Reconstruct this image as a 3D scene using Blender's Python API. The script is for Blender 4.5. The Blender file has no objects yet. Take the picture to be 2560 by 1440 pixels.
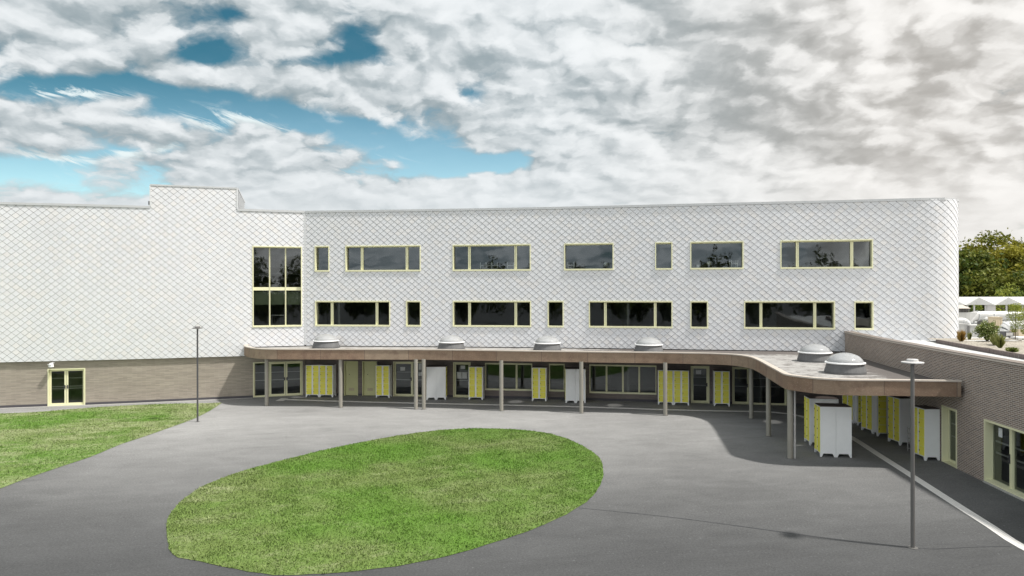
import bpy, math, random
import numpy as np
from mathutils import Vector, Matrix
from mathutils.geometry import tessellate_polygon
random.seed(7); rng = np.random.default_rng(11)
SC = bpy.context.scene
COL = SC.collection
R = math.radians

# ------------------------------------------------------------------ camera
F = 1750.0; HC = 6.5; ROLL = 0.0018; HY = 725.0
cam = bpy.data.cameras.new('camera'); co = bpy.data.objects.new('camera', cam); COL.objects.link(co)
cam.sensor_width = 36; cam.lens = F / 2560 * 36; cam.shift_y = 5 / 2560; cam.clip_end = 3000; cam.clip_start = 0.1
co.matrix_world = Matrix.Translation((0, 0, HC)) @ Matrix.Rotation(R(90), 4, 'X') @ Matrix.Rotation(-ROLL, 4, 'Z')
SC.camera = co
SC.view_settings.view_transform = 'Standard'; SC.view_settings.look = 'None'
SC.view_settings.exposure = 0.12; SC.view_settings.gamma = 1
SC.cycles.max_bounces = 7; SC.cycles.diffuse_bounces = 3; SC.cycles.glossy_bounces = 3; SC.cycles.transmission_bounces = 3

# direction towards the sun
SUN_EL = R(58.5); SUN_H = Vector((0.945, -0.325)).normalized()
SUN = Vector((SUN_H.x * math.cos(SUN_EL), SUN_H.y * math.cos(SUN_EL), math.sin(SUN_EL)))

# ------------------------------------------------------------------ node helper
class NT:
    def __init__(s, tree):
        s.t = tree; s.L = tree.links
    def node(s, typ, ins=None, **props):
        n = s.t.nodes.new(typ)
        for k, v in props.items(): setattr(n, k, v)
        for k, v in (ins or {}).items(): s.put(n.inputs[k], v)
        return n
    def put(s, sock, v):
        if isinstance(v, bpy.types.NodeSocket): s.L.new(v, sock)
        else:
            if sock.type == 'RGBA' and not isinstance(v, (int, float)) and len(v) == 3: v = (*v, 1)
            sock.default_value = v
    def fill(s, n, ins):
        for k, v in ins.items(): s.put(n.inputs[k], v)
        return n
    def m(s, op, a, b=0.0, c=0.0, clamp=False):
        n = s.node('ShaderNodeMath', operation=op, use_clamp=clamp)
        s.put(n.inputs[0], a); s.put(n.inputs[1], b); s.put(n.inputs[2], c)
        return n.outputs[0]
    def v(s, op, a, b=(0, 0, 0), out=0):
        n = s.node('ShaderNodeVectorMath', operation=op)
        s.put(n.inputs[0], a)
        if op == 'SCALE': s.put(n.inputs['Scale'], b)
        else: s.put(n.inputs[1], b)
        return n.outputs[out]
    def mix(s, f, a, b, mode='MIX'):
        n = s.node('ShaderNodeMix', data_type='RGBA', blend_type=mode)
        s.put(n.inputs[0], f); s.put(n.inputs[6], a); s.put(n.inputs[7], b)
        return n.outputs[2]
    def noise(s, vec, scale, detail=4, rough=0.5, out=0, dist=0.0, dim='3D'):
        n = s.node('ShaderNodeTexNoise', noise_dimensions=dim); n = s.fill(n, {'Vector': vec, 'Scale': scale, 'Detail': detail, 'Roughness': rough, 'Distortion': dist})
        return n.outputs[out]
    def step(s, x, a, b, o0=0.0, o1=1.0):
        n = s.node('ShaderNodeMapRange', {0: x, 1: a, 2: b, 3: o0, 4: o1}, interpolation_type='SMOOTHSTEP')
        return n.outputs[0]
    def xyz(s, v):
        n = s.node('ShaderNodeSeparateXYZ', {0: v}); return n.outputs
    def comb(s, x, y, z=0.0):
        return s.node('ShaderNodeCombineXYZ', {0: x, 1: y, 2: z}).outputs[0]

# ------------------------------------------------------------------ world: blue Nishita sky behind a layer of broken cloud
W = bpy.data.worlds.new('World'); SC.world = W; W.use_nodes = True
wt = W.node_tree; wt.nodes.clear(); N = NT(wt)
HOLES = [(-0.46, (475, 108, 62, 36)), (-0.40, (885, 80, 55, 45, -0.1)), (-0.24, (760, 115, 150, 26, 0.12)), (-0.24, (960, 140, 110, 30, -0.2)), (-0.22, (560, 14, 60, 18)),
         (-0.40, (1215, 250, 55, 36)), (-0.16, (1400, 60, 50, 60)), (-0.18, (1440, 128, 110, 22)), (-0.26, (1580, 105, 60, 24)),
         (-0.32, (360, 228, 330, 26, -0.12)), (-0.34, (40, 190, 130, 28)), (-0.22, (250, 205, 130, 22)), (-0.42, (770, 312, 290, 36, -0.15)), (0.18, (330, 262, 110, 16, 0.1)), (0.16, (560, 262, 70, 14, 0.0)), (0.14, (960, 345, 90, 12)), (-0.30, (1020, 365, 300, 40, -0.10)),
         (-0.30, (450, 305, 150, 40, -0.2)), (-0.40, (80, 450, 280, 44, -0.08)), (-0.24, (340, 385, 150, 20)), (-0.50, (1120, 402, 200, 24, -0.08)), (-0.3, (1000, 430, 160, 18)), (-0.3, (1290, 395, 60, 18)),
         (0.20, (150, 320, 200, 46, -0.12)), (0.26, (640, 410, 230, 50)), (0.16, (150, 90, 240, 80)), (0.34, (1950, 330, 900, 300)),
         (0.20, (680, 70, 110, 50)), (0.22, (800, 200, 330, 36, -0.12)), (0.24, (1160, 425, 50, 26)), (0.18, (1950, 60, 650, 180)), (0.12, (1100, 100, 120, 80)),
         (0.22, (900, 490, 600, 45)), (0.26, (230, 495, 100, 16))]
DARKS = [(0.30, (1850, 250, 190, 75, -0.25)), (0.34, (2010, 330, 240, 50, -0.30)), (0.22, (1760, 60, 240, 32, -0.1)), (0.26, (1900, 75, 80, 45)), (0.16, (2060, 200, 200, 60)),
         (0.20, (2350, 345, 300, 38)), (0.22, (2450, 160, 150, 80, 0.5)), (0.22, (700, 255, 300, 20, -0.1)), (0.26, (1500, 15, 170, 25)), (0.20, (800, 150, 160, 24)),
         (0.22, (230, 195, 260, 22)), (0.20, (620, 345, 170, 26)), (0.14, (420, 440, 170, 22, 0.3)), (0.18, (150, 370, 200, 16, -0.2)), (0.16, (40, 300, 90, 50)), (0.20, (1520, 250, 260, 36, -0.2)),
         (0.14, (1000, 40, 120, 50)), (0.16, (450, 60, 50, 60)),
         (-0.34, (2230, 60, 170, 110)), (-0.22, (1650, 165, 160, 50)), (-0.22, (1950, 470, 700, 60)), (-0.16, (1400, 110, 90, 40)), (-0.20, (140, 60, 180, 60)), (-0.16, (1300, 250, 160, 30)), (-0.16, (760, 80, 110, 40))]
def build_world():
    sky = N.node('ShaderNodeTexSky', sky_type='NISHITA', sun_disc=False, sun_elevation=SUN_EL,
                 sun_rotation=math.atan2(SUN_H.x, SUN_H.y), air_density=1.0, dust_density=0.6, ozone_density=1.6)
    d = N.node('ShaderNodeTexCoord').outputs['Generated']
    x, y, z = N.xyz(d)
    zc = N.m('MAXIMUM', z, 0.0)
    yc = N.m('MAXIMUM', y, 0.08)
    s = N.m('DIVIDE', x, yc); t = N.m('DIVIDE', zc, yc)          # slopes of the viewing direction, in metres per metre north
    def blob(px, py, wx, wy, ang=0.0):
        s0 = (px - 1280) / F; t0 = (HY - py) / F
        ds = N.m('SUBTRACT', s, s0); dt = N.m('SUBTRACT', t, t0)
        c, sn = math.cos(ang), math.sin(ang)
        a = N.m('ADD', N.m('MULTIPLY', ds, c * F / wx), N.m('MULTIPLY', dt, sn * F / wx))
        b = N.m('ADD', N.m('MULTIPLY', ds, -sn * F / wy), N.m('MULTIPLY', dt, c * F / wy))
        r2 = N.m('ADD', N.m('MULTIPLY', a, a), N.m('MULTIPLY', b, b))
        return N.m('EXPONENT', N.m('MULTIPLY', r2, -1.0))
    def total(lst):
        acc = None
        for amp, args in lst:
            q = N.m('MULTIPLY', blob(*args), amp)
            acc = q if acc is None else N.m('ADD', acc, q)
        return acc
    # flat cloud layer seen in perspective; blob positions are themselves pushed about by noise so that no edge is regular
    k = N.m('DIVIDE', 1.0, N.m('ADD', zc, 0.34))
    p = N.comb(N.m('MULTIPLY', x, k), N.m('MULTIPLY', y, k), 3.7)
    w1 = N.v('SUBTRACT', N.noise(p, 3.0, 4, 0.5, out=1, dim='2D'), (0.5, 0.5, 0.5))
    w2 = N.v('SUBTRACT', N.noise(p, 11.0, 4, 0.62, out=1, dim='2D'), (0.5, 0.5, 0.5))
    pw = N.v('ADD', N.v('ADD', p, N.v('SCALE', w1, 0.14)), N.v('SCALE', w2, 0.075))
    def puff(q):
        """height of the cloud deck: rounded heaps on soft swells"""
        v1 = N.node('ShaderNodeTexVoronoi', {'Vector': q, 'Scale': 7.2, 'Smoothness': 0.7}, feature='SMOOTH_F1', voronoi_dimensions='2D').outputs['Distance']
        v2 = N.node('ShaderNodeTexVoronoi', {'Vector': q, 'Scale': 18.0, 'Smoothness': 0.5}, feature='SMOOTH_F1', voronoi_dimensions='2D').outputs['Distance']
        sw = N.noise(q, 3.9, 4, 0.55, dim='2D')
        h = N.m('MULTIPLY', N.m('SUBTRACT', 0.55, v1), 0.42)
        h = N.m('ADD', h, N.m('MULTIPLY', N.m('SUBTRACT', 0.5, v2), 0.15))
        return N.m('ADD', N.m('ADD', h, N.m('MULTIPLY', N.m('SUBTRACT', sw, 0.5), 1.0)), 0.5)
    n1s = puff(pw); edge = N.m('SUBTRACT', N.noise(pw, 18.0, 6, 0.62, dim='2D'), 0.5)
    n1 = N.m('ADD', n1s, N.m('MULTIPLY', edge, 0.34)); n1b = puff(N.v('ADD', pw, (0.018, -0.036, 0.0)))
    wsp = N.m('SUBTRACT', N.noise(N.comb(N.m('MULTIPLY', x, N.m('MULTIPLY', k, 5.0)), N.m('MULTIPLY', y, N.m('MULTIPLY', k, 12.0)), 0.0), 1.3, 5, 0.58, dim='2D'), 0.5)
    big = N.noise(N.v('ADD', p, (7.1, 2.3, 0.0)), 1.7, 3, 0.5, dim='2D')
    wx, wy, wz = N.xyz(w1)
    S0, T0 = s, t
    s = N.m('ADD', s, N.m('MULTIPLY', wx, 0.17)); t = N.m('ADD', t, N.m('MULTIPLY', wy, 0.075))
    holes = total(HOLES)
    dens = N.m('ADD', N.m('ADD', n1, N.m('MULTIPLY', N.step(y, 0.1, -0.3), 0.22)), N.m('MULTIPLY', holes, 1.15))
    outside = N.step(T0, 0.45, 0.8)
    cov = N.step(dens, 0.22, 0.62, 0.04, 1.0)
    thick = N.step(dens, 0.40, 0.66)
    dark = total(DARKS)
    low = N.step(T0, 0.19, 0.08)
    rel = N.m('ADD', N.m('MULTIPLY', N.m('SUBTRACT', n1s, n1b), 2.3), N.m('ADD', N.m('MULTIPLY', wsp, 0.34), N.m('MULTIPLY', edge, 0.34)))
    b = N.m('ADD', 0.53, N.m('MULTIPLY', rel, N.m('SUBTRACT', 1.0, N.m('MULTIPLY', low, 0.6))))
    b = N.m('ADD', b, N.m('MULTIPLY', N.m('SUBTRACT', n1s, 0.5), 0.22))
    b = N.m('SUBTRACT', b, N.m('MULTIPLY', N.m('SUBTRACT', big, 0.5), 0.35))
    b = N.m('SUBTRACT', b, N.m('MULTIPLY', N.m('MULTIPLY', dark, 0.80), N.m('ADD', 0.7, N.m('MULTIPLY', n1s, 0.6))))
    b = N.m('ADD', b, N.m('MULTIPLY', low, 0.22))
    b = N.m('ADD', N.m('MULTIPLY', N.m('SUBTRACT', b, 0.55), N.m('SUBTRACT', 1.0, N.m('MULTIPLY', N.step(T0, 0.30, 0.12), 0.5))), 0.58)
    b = N.m('SUBTRACT', b, N.m('MULTIPLY', N.m('SUBTRACT', 1.0, thick), 0.24))
    # soft limits instead of clipping
    b = N.m('DIVIDE', 1.0, N.m('ADD', 1.0, N.m('EXPONENT', N.m('MULTIPLY', N.m('SUBTRACT', b, 0.49), -4.7))))
    s, t = S0, T0
    side = N.step(s, 0.0, 0.6)
    ccol = N.mix(side, N.mix(b, (0.27, 0.335, 0.365), (0.84, 0.87, 0.885)), N.mix(b, (0.40, 0.385, 0.36), (0.93, 0.91, 0.88)))
    # the sheet of cloud is much brighter overhead and around the sun, out of view
    sd = N.v('DOT_PRODUCT', N.v('NORMALIZE', d), tuple(SUN), out=1)
    glow = N.m('ADD', 1.0, N.m('MULTIPLY', N.step(sd, 0.45, 0.98), 0.25))
    # unseen low sky behind the viewer, brightened as added fill for facade and lockers
    south_fill = N.m('MULTIPLY', N.step(y, 0.1, -0.5), N.step(z, 0.75, 0.30))
    glow = N.m('ADD', glow, N.m('MULTIPLY', south_fill, 1.05))
    ccol = N.v('SCALE', ccol, glow)
    # blue: deeper up high, pale turquoise near the skyline
    pale = N.step(t, 0.36, 0.10)
    tint = N.mix(pale, (0.22, 0.66, 0.62), (1.50, 1.72, 1.50))
    blue = N.mix(1.0, sky.outputs[0], tint, 'MULTIPLY')
    # thin high wisps
    ang = N.m('ADD', N.m('MULTIPLY', s, 0.94), N.m('MULTIPLY', t, -0.34))
    wv = N.comb(N.m('MULTIPLY', ang, 9.0), N.m('MULTIPLY', N.m('ADD', N.m('MULTIPLY', s, 0.34), N.m('MULTIPLY', t, 0.94)), 48.0), 0.0)
    wn = N.noise(wv, 1.6, 7, 0.68, dist=0.5, dim='2D')
    wm = total([(1.0, (640, 312, 120, 20, -0.28)), (0.8, (500, 305, 60, 12, -0.35)), (1.0, (130, 388, 190, 11, -0.13)), (0.9, (360, 375, 150, 22, 0.25)), (0.8, (250, 235, 110, 14, -0.12)), (0.7, (130, 232, 60, 16)),
                (0.6, (850, 395, 120, 14))])
    wisp = N.m('MULTIPLY', N.step(N.m('ADD', wn, N.m('MULTIPLY', wm, 0.26)), 0.56, 0.78), N.m('MINIMUM', N.m('MULTIPLY', wm, 1.6), 1.0))
    blue_bg = N.node('ShaderNodeBackground', {'Color': blue, 'Strength': 0.1})
    wisp_bg = N.node('ShaderNodeBackground', {'Color': (0.82, 0.92, 0.93), 'Strength': 0.95})
    cl_bg = N.node('ShaderNodeBackground', {'Color': ccol, 'Strength': 1.0})
    m0 = N.node('ShaderNodeMixShader', {0: wisp}); N.L.new(blue_bg.outputs[0], m0.inputs[1]); N.L.new(wisp_bg.outputs[0], m0.inputs[2])
    covs = cov
    m1 = N.node('ShaderNodeMixShader', {0: covs}); N.L.new(m0.outputs[0], m1.inputs[1]); N.L.new(cl_bg.outputs[0], m1.inputs[2])
    out = N.node('ShaderNodeOutputWorld'); N.L.new(m1.outputs[0], out.inputs[0])
build_world()
W.cycles.sampling_method = 'MANUAL'; W.cycles.sample_map_resolution = 512

sl = bpy.data.lights.new('sun', 'SUN'); sl.energy = 5.0; sl.angle = R(3.0); sl.color = (1.0, 0.965, 0.91)
so = bpy.data.objects.new('sun', sl); COL.objects.link(so)
so.rotation_euler = SUN.to_track_quat('Z', 'Y').to_euler(); so.location = (30, 0, 40)

# ------------------------------------------------------------------ object helpers
def tag(o, label=None, cat=None, group=None, kind=None):
    if label: o['label'] = label
    if cat: o['category'] = cat
    if group: o['group'] = group
    if kind: o['kind'] = kind
    return o
def empty(name, loc, label, cat, group=None, rz=0.0):
    o = bpy.data.objects.new(name, None); COL.objects.link(o); o.empty_display_size = 0.3
    o.location = loc; o.rotation_euler = (0, 0, rz)
    return tag(o, label, cat, group)
def copy_tree(o, parent=None):
    c = o.copy(); COL.objects.link(c); c.parent = parent
    for ch in list(o.children): copy_tree(ch, c)
    return c

class MB:
    """collects faces and links them as one mesh object"""
    def __init__(s): s.v = []; s.f = []; s.mi = []; s.uv = []; s.sm = []
    def face(s, pts, mi=0, uvs=None, smooth=False):
        i = len(s.v); s.v.extend([tuple(p) for p in pts]); s.f.append(tuple(range(i, i + len(pts)))); s.mi.append(mi); s.sm.append(smooth)
        s.uv.extend(uvs if uvs else [(p[0], p[2]) for p in pts])
        return s
    def hexa(s, c, mi=0):
        for q in ((0, 3, 2, 1), (4, 5, 6, 7), (0, 1, 5, 4), (1, 2, 6, 5), (2, 3, 7, 6), (3, 0, 4, 7)):
            pts = [c[k] for k in q]
            n = (Vector(pts[1]) - Vector(pts[0])).cross(Vector(pts[2]) - Vector(pts[0]))
            if abs(n.z) > 0.7 * n.length: uv = [(p[0], p[1]) for p in pts]
            elif abs(n.x) > abs(n.y): uv = [(p[1], p[2]) for p in pts]
            else: uv = [(p[0], p[2]) for p in pts]
            s.face(pts, mi, uv)
        return s
    def box(s, x0, x1, y0, y1, z0, z1, mi=0):
        return s.hexa([(x0, y0, z0), (x1, y0, z0), (x1, y1, z0), (x0, y1, z0), (x0, y0, z1), (x1, y0, z1), (x1, y1, z1), (x0, y1, z1)], mi)
    def lathe(s, prof, seg=24, cx=0, cy=0, mi=0, smooth=True):
        for (r0, z0), (r1, z1) in zip(prof[:-1], prof[1:]):
            for k in range(seg):
                a, b = 2 * math.pi * k / seg, 2 * math.pi * (k + 1) / seg
                P = lambda r, z, q: (cx + r * math.cos(q), cy + r * math.sin(q), z)
                if r0 < 1e-6: s.face([P(0, z0, a), P(r1, z1, b), P(r1, z1, a)][::-1], mi, smooth=smooth)
                elif r1 < 1e-6: s.face([P(r0, z0, a), P(r0, z0, b), P(0, z1, a)], mi, smooth=smooth)
                else: s.face([P(r0, z0, a), P(r0, z0, b), P(r1, z1, b), P(r1, z1, a)], mi, smooth=smooth)
        return s
    def tube(s, pts, r, seg=10, mi=0, caps=True, smooth=True):
        pts = [Vector(p) for p in pts]; rs = r if isinstance(r, (list, tuple)) else [r] * len(pts)
        rings = []
        for i, p in enumerate(pts):
            a = pts[max(i - 1, 0)]; b = pts[min(i + 1, len(pts) - 1)]
            t = (b - a).normalized(); ref = Vector((0, 0, 1)) if abs(t.z) < 0.9 else Vector((1, 0, 0))
            e = t.cross(ref).normalized(); g = e.cross(t)
            rings.append([p + e * (rs[i] * math.cos(2 * math.pi * k / seg)) + g * (rs[i] * math.sin(2 * math.pi * k / seg)) for k in range(seg)])
        for A, B in zip(rings[:-1], rings[1:]):
            for k in range(seg): s.face([A[k], B[k], B[(k + 1) % seg], A[(k + 1) % seg]], mi, smooth=smooth)
        if caps:
            s.face(rings[0], mi); s.face(rings[-1][::-1], mi)
        return s
    def build(s, name, mats, parent=None, local=False, weld=False):
        me = bpy.data.meshes.new(name)
        off = Vector((0, 0, 0))
        if parent is not None and not local:
            q = parent
            while q is not None: off += q.location; q = q.parent
        vs = [(a - off.x, b - off.y, c - off.z) for a, b, c in s.v]
        me.from_pydata(vs, [], s.f)
        for m_ in (mats if isinstance(mats, (list, tuple)) else [mats]): me.materials.append(m_)
        me.polygons.foreach_set('material_index', s.mi)
        me.polygons.foreach_set('use_smooth', s.sm)
        uv = me.uv_layers.new(name='uv'); uv.data.foreach_set('uv', np.array(s.uv, dtype=np.float32).ravel())
        if weld:
            import bmesh
            bm = bmesh.new(); bm.from_mesh(me); bmesh.ops.remove_doubles(bm, verts=bm.verts, dist=1e-5)
            bmesh.ops.recalc_face_normals(bm, faces=bm.faces); bm.to_mesh(me); bm.free()
        me.update()
        o = bpy.data.objects.new(name, me); COL.objects.link(o)
        if parent is not None: o.parent = parent
        return o

def pix(px, py, z):
    """point of the place at height z that lies on the sight line through photo pixel (px, py)"""
    dx = px - 1280; dy = HY - py
    wx = dx + dy * ROLL; wz = dy - dx * ROLL
    Y = F * (HC - z) / (-wz)
    return Vector((wx / F * Y, Y, z))

# ------------------------------------------------------------------ materials
def mat(name, color=(0.5, 0.5, 0.5), rough=0.6, metal=0.0, spec=0.5):
    m_ = bpy.data.materials.new(name); m_.use_nodes = True
    nt = NT(m_.node_tree); b = m_.node_tree.nodes['Principled BSDF']
    nt.put(b.inputs['Base Color'], color); b.inputs['Roughness'].default_value = rough
    b.inputs['Metallic'].default_value = metal; b.inputs['Specular IOR Level'].default_value = spec
    return m_, nt, b
def worn(name, color, rough=0.55, amount=0.16, scale=3.0, metal=0.0, bump=0.0, spec=0.5):
    """plain paint, metal or plastic with slight blotches, dust and uneven gloss"""
    m_, nt, b = mat(name, color, rough, metal, spec)
    P = nt.node('ShaderNodeTexCoord').outputs['Object']
    n = nt.noise(P, scale, 8, 0.62); n2 = nt.noise(P, scale * 14, 4, 0.6)
    f = nt.m('ADD', nt.m('MULTIPLY', nt.m('SUBTRACT', n, 0.5), 2 * amount), nt.m('MULTIPLY', nt.m('SUBTRACT', n2, 0.5), amount))
    c = nt.v('SCALE', tuple(color[:3]), nt.m('ADD', 1.0, f))
    nt.put(b.inputs['Base Color'], c)
    nt.put(b.inputs['Roughness'], nt.m('ADD', rough, nt.m('MULTIPLY', nt.m('SUBTRACT', n, 0.5), 0.3), clamp=True))
    if bump:
        bp = nt.node('ShaderNodeBump', {'Height': n2, 'Strength': bump, 'Distance': 0.02}); nt.put(b.inputs['Normal'], bp.outputs[0])
    return m_
M = {}
M['frame'] = worn('pale_yellow_green_metal', (0.73, 0.715, 0.475), 0.45, 0.05)
M['door_green'] = worn('olive_green_paint', (0.58, 0.58, 0.30), 0.5, 0.08)
M['coping'] = worn('grey_sheet_metal', (0.48, 0.49, 0.50), 0.4, 0.12, 1.2)
M['coping_brown'] = worn('brown_sheet_metal', (0.20, 0.165, 0.14), 0.45, 0.12, 1.2)
M['coping_warm'] = worn('beige_sheet_metal', (0.52, 0.46, 0.40), 0.5, 0.12, 1.2)
M['black'] = worn('flat_black', (0.035, 0.036, 0.04), 0.7, 0.2)
M['plinth'] = worn('dark_plinth', (0.07, 0.066, 0.075), 0.8, 0.25, 2)
M['column'] = worn('beige_column_paint', (0.27, 0.255, 0.22), 0.5, 0.14, 2.5)
M['pole_dark'] = worn('dark_grey_pole', (0.065, 0.065, 0.07), 0.45, 0.12)
M['pole_mid'] = worn('mid_grey_pole', (0.13, 0.125, 0.12), 0.45, 0.12)
M['lamp_plate'] = worn('grey_lamp_plate', (0.50, 0.49, 0.48), 0.4, 0.08)
M['white_steel'] = worn('white_locker_steel', (0.86, 0.87, 0.87), 0.42, 0.06)
M['yellow'] = worn('yellow_locker_paint', (0.86, 0.80, 0.11), 0.38, 0.06, 4)
M['zinc'] = worn('galvanised_duct', (0.42, 0.42, 0.41), 0.38, 0.12, 2, metal=0.35)
M['shelter'] = worn('white_shelter_sheet', (0.56, 0.56, 0.55), 0.5, 0.06, 1)
M['duct_white'] = worn('white_duct_wrap', (0.62, 0.62, 0.61), 0.5, 0.08, 2)
M['tan'] = worn('tan_box', (0.50, 0.42, 0.30), 0.7, 0.1)
M['louvre'] = worn('dark_louvre', (0.04, 0.04, 0.04), 0.5, 0.2)
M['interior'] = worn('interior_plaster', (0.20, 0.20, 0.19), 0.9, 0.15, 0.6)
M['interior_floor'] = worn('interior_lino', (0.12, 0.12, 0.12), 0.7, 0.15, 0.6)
M['interior_green'] = worn('interior_blind_band', (0.26, 0.30, 0.20), 0.9, 0.08, 1)
M['soffit'] = worn('soffit_board', (0.16, 0.145, 0.13), 0.85, 0.12, 1)
M['rubber'] = worn('bitumen_kerb', (0.12, 0.12, 0.122), 0.7, 0.38, 5, bump=0.4)
M['membrane'] = worn('white_roof_membrane', (0.55, 0.55, 0.54), 0.7, 0.12, 1)
M['chair'] = worn('white_tube_steel', (0.85, 0.85, 0.85), 0.4, 0.03)
M['globe'] = worn('cream_globe', (0.80, 0.78, 0.62), 0.4, 0.1, 6)
M['bark'] = worn('bark', (0.10, 0.075, 0.055), 0.9, 0.3, 5, bump=0.6)
M['paint_white'] = worn('white_strip', (0.72, 0.70, 0.67), 0.7, 0.16, 6, bump=0.3)
M['rim'] = worn('white_rim', (0.82, 0.82, 0.82), 0.35, 0.05)

def glass_mat():
    m_ = bpy.data.materials.new('window_glass'); m_.use_nodes = True; t = m_.node_tree; t.nodes.clear(); nt = NT(t)
    fr = nt.node('ShaderNodeFresnel', {'IOR': 1.62}).outputs[0]
    geo = nt.node('ShaderNodeNewGeometry'); P = nt.node('ShaderNodeTexCoord').outputs['Object']
    bp = nt.node('ShaderNodeBump', {'Height': nt.noise(P, 0.9, 2, 0.4), 'Strength': 0.06, 'Distance': 0.05})
    gl = nt.node('ShaderNodeBsdfGlossy', {'Color': (0.90, 0.97, 1.0), 'Roughness': 0.02, 'Normal': bp.outputs[0]})
    tr = nt.node('ShaderNodeBsdfTransparent', {'Color': (0.74, 0.78, 0.76)})
    mx = nt.node('ShaderNodeMixShader', {0: nt.m('MULTIPLY', fr, 1.5, clamp=True)}); t.links.new(tr.outputs[0], mx.inputs[1]); t.links.new(gl.outputs[0], mx.inputs[2])
    o = nt.node('ShaderNodeOutputMaterial'); t.links.new(mx.outputs[0], o.inputs[0])
    return m_
M['glass'] = glass_mat()
def dome_mat():
    m_ = bpy.data.materials.new('acrylic_dome'); m_.use_nodes = True; t = m_.node_tree; t.nodes.clear(); nt = NT(t)
    P = nt.node('ShaderNodeTexCoord').outputs['Object']
    df = nt.node('ShaderNodeBsdfDiffuse', {'Color': (0.72, 0.73, 0.74)})
    tl = nt.node('ShaderNodeBsdfTranslucent', {'Color': (0.75, 0.76, 0.76)})
    gl = nt.node('ShaderNodeBsdfGlossy', {'Color': (1, 1, 1), 'Roughness': 0.06})
    tr = nt.node('ShaderNodeBsdfTransparent', {'Color': (0.92, 0.93, 0.93)})
    a = nt.node('ShaderNodeMixShader', {0: 0.35}); t.links.new(df.outputs[0], a.inputs[1]); t.links.new(tl.outputs[0], a.inputs[2])
    b = nt.node('ShaderNodeMixShader', {0: nt.m('ADD', 0.22, nt.m('MULTIPLY', nt.noise(P, 4, 4, 0.6), 0.2))}); t.links.new(a.outputs[0], b.inputs[1]); t.links.new(tr.outputs[0], b.inputs[2])
    fr = nt.node('ShaderNodeFresnel', {'IOR': 1.5}).outputs[0]
    c = nt.node('ShaderNodeMixShader', {0: fr}); t.links.new(b.outputs[0], c.inputs[1]); t.links.new(gl.outputs[0], c.inputs[2])
    o = nt.node('ShaderNodeOutputMaterial'); t.links.new(c.outputs[0], o.inputs[0])
    return m_
M['dome'] = dome_mat()

def shingle_mat():
    m_, nt, b = mat('rhombus_metal_shingle', (0.7, 0.71, 0.72), 0.42)
    at = nt.node('ShaderNodeAttribute', attribute_name='tone').outputs['Fac']
    at2 = nt.node('ShaderNodeAttribute', attribute_name='hue').outputs['Fac']
    P = nt.node('ShaderNodeTexCoord').outputs['Object']
    x, y, z = nt.xyz(P)
    streak = nt.noise(nt.comb(nt.m('MULTIPLY', x, 3.0), nt.m('MULTIPLY', y, 3.0), nt.m('MULTIPLY', z, 0.35)), 1.4, 6, 0.6)
    soft = nt.noise(P, 0.22, 3, 0.5)
    f = nt.m('ADD', nt.m('ADD', 0.97, nt.m('MULTIPLY', at, 0.05)), nt.m('MULTIPLY', nt.m('SUBTRACT', streak, 0.5), 0.05))
    f = nt.m('ADD', f, nt.m('MULTIPLY', nt.m('SUBTRACT', soft, 0.5), 0.10))
    c = nt.mix(at2, (0.628, 0.636, 0.658), (0.655, 0.638, 0.628))
    nt.put(b.inputs['Base Color'], nt.v('SCALE', c, f))
    nt.put(b.inputs['Roughness'], nt.m('ADD', 0.40, nt.m('MULTIPLY', streak, 0.2)))
    bp = nt.node('ShaderNodeBump', {'Height': nt.noise(P, 3.0, 3, 0.5), 'Strength': 0.12, 'Distance': 0.03}); nt.put(b.inputs['Normal'], bp.outputs[0])
    return m_
M['shingle'] = shingle_mat()
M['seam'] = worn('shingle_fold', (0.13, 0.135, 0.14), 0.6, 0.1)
M['seam_lit'] = worn('shingle_fold_lit', (0.30, 0.305, 0.31), 0.6, 0.1)  # lower-right folds: paler, their sunlit look put into the colour
M['clad_trim'] = worn('white_trim', (0.60, 0.61, 0.62), 0.4, 0.05)

def brick_mat(name, c1, c2, mortar, bw, bh, msize, streaky=0.0):
    m_, nt, b = mat(name, c1, 0.85)
    uv = nt.node('ShaderNodeUVMap', uv_map='uv').outputs[0]
    br = nt.node('ShaderNodeTexBrick', {'Vector': uv, 'Color1': c1, 'Color2': c2, 'Mortar': mortar, 'Scale': 1.0, 'Mortar Size': msize,
                                        'Mortar Smooth': 0.2, 'Bias': 0.0, 'Brick Width': bw, 'Row Height': bh})
    u, v, _ = nt.xyz(uv)
    rowv = nt.comb(nt.m('MULTIPLY', u, 0.9), nt.m('MULTIPLY', v, 1 / bh * 0.9), 0)
    st = nt.noise(rowv, 1.0, 5, 0.65)
    soft = nt.noise(uv, 0.35, 5, 0.6); fine = nt.noise(uv, 55, 3, 0.6)
    f = nt.m('ADD', 1.0, nt.m('MULTIPLY', nt.m('SUBTRACT', st, 0.5), streaky))
    f = nt.m('MULTIPLY', f, nt.m('ADD', 0.80, nt.m('MULTIPLY', soft, 0.40)))
    f = nt.m('MULTIPLY', f, nt.m('ADD', 0.85, nt.m('MULTIPLY', fine, 0.30)))
    nt.put(b.inputs['Base Color'], nt.v('SCALE', br.outputs[0], f))
    bp = nt.node('ShaderNodeBump', {'Height': nt.m('SUBTRACT', nt.m('MULTIPLY', fine, 0.3), br.outputs['Fac']), 'Strength': 0.5, 'Distance': 0.008})
    nt.put(b.inputs['Normal'], bp.outputs[0])
    return m_
M['brick_pale'] = brick_mat('long_format_grey_brick', (0.33, 0.29, 0.235), (0.245, 0.212, 0.175), (0.36, 0.33, 0.29), 0.49, 0.052, 0.006, 0.7)
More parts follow.
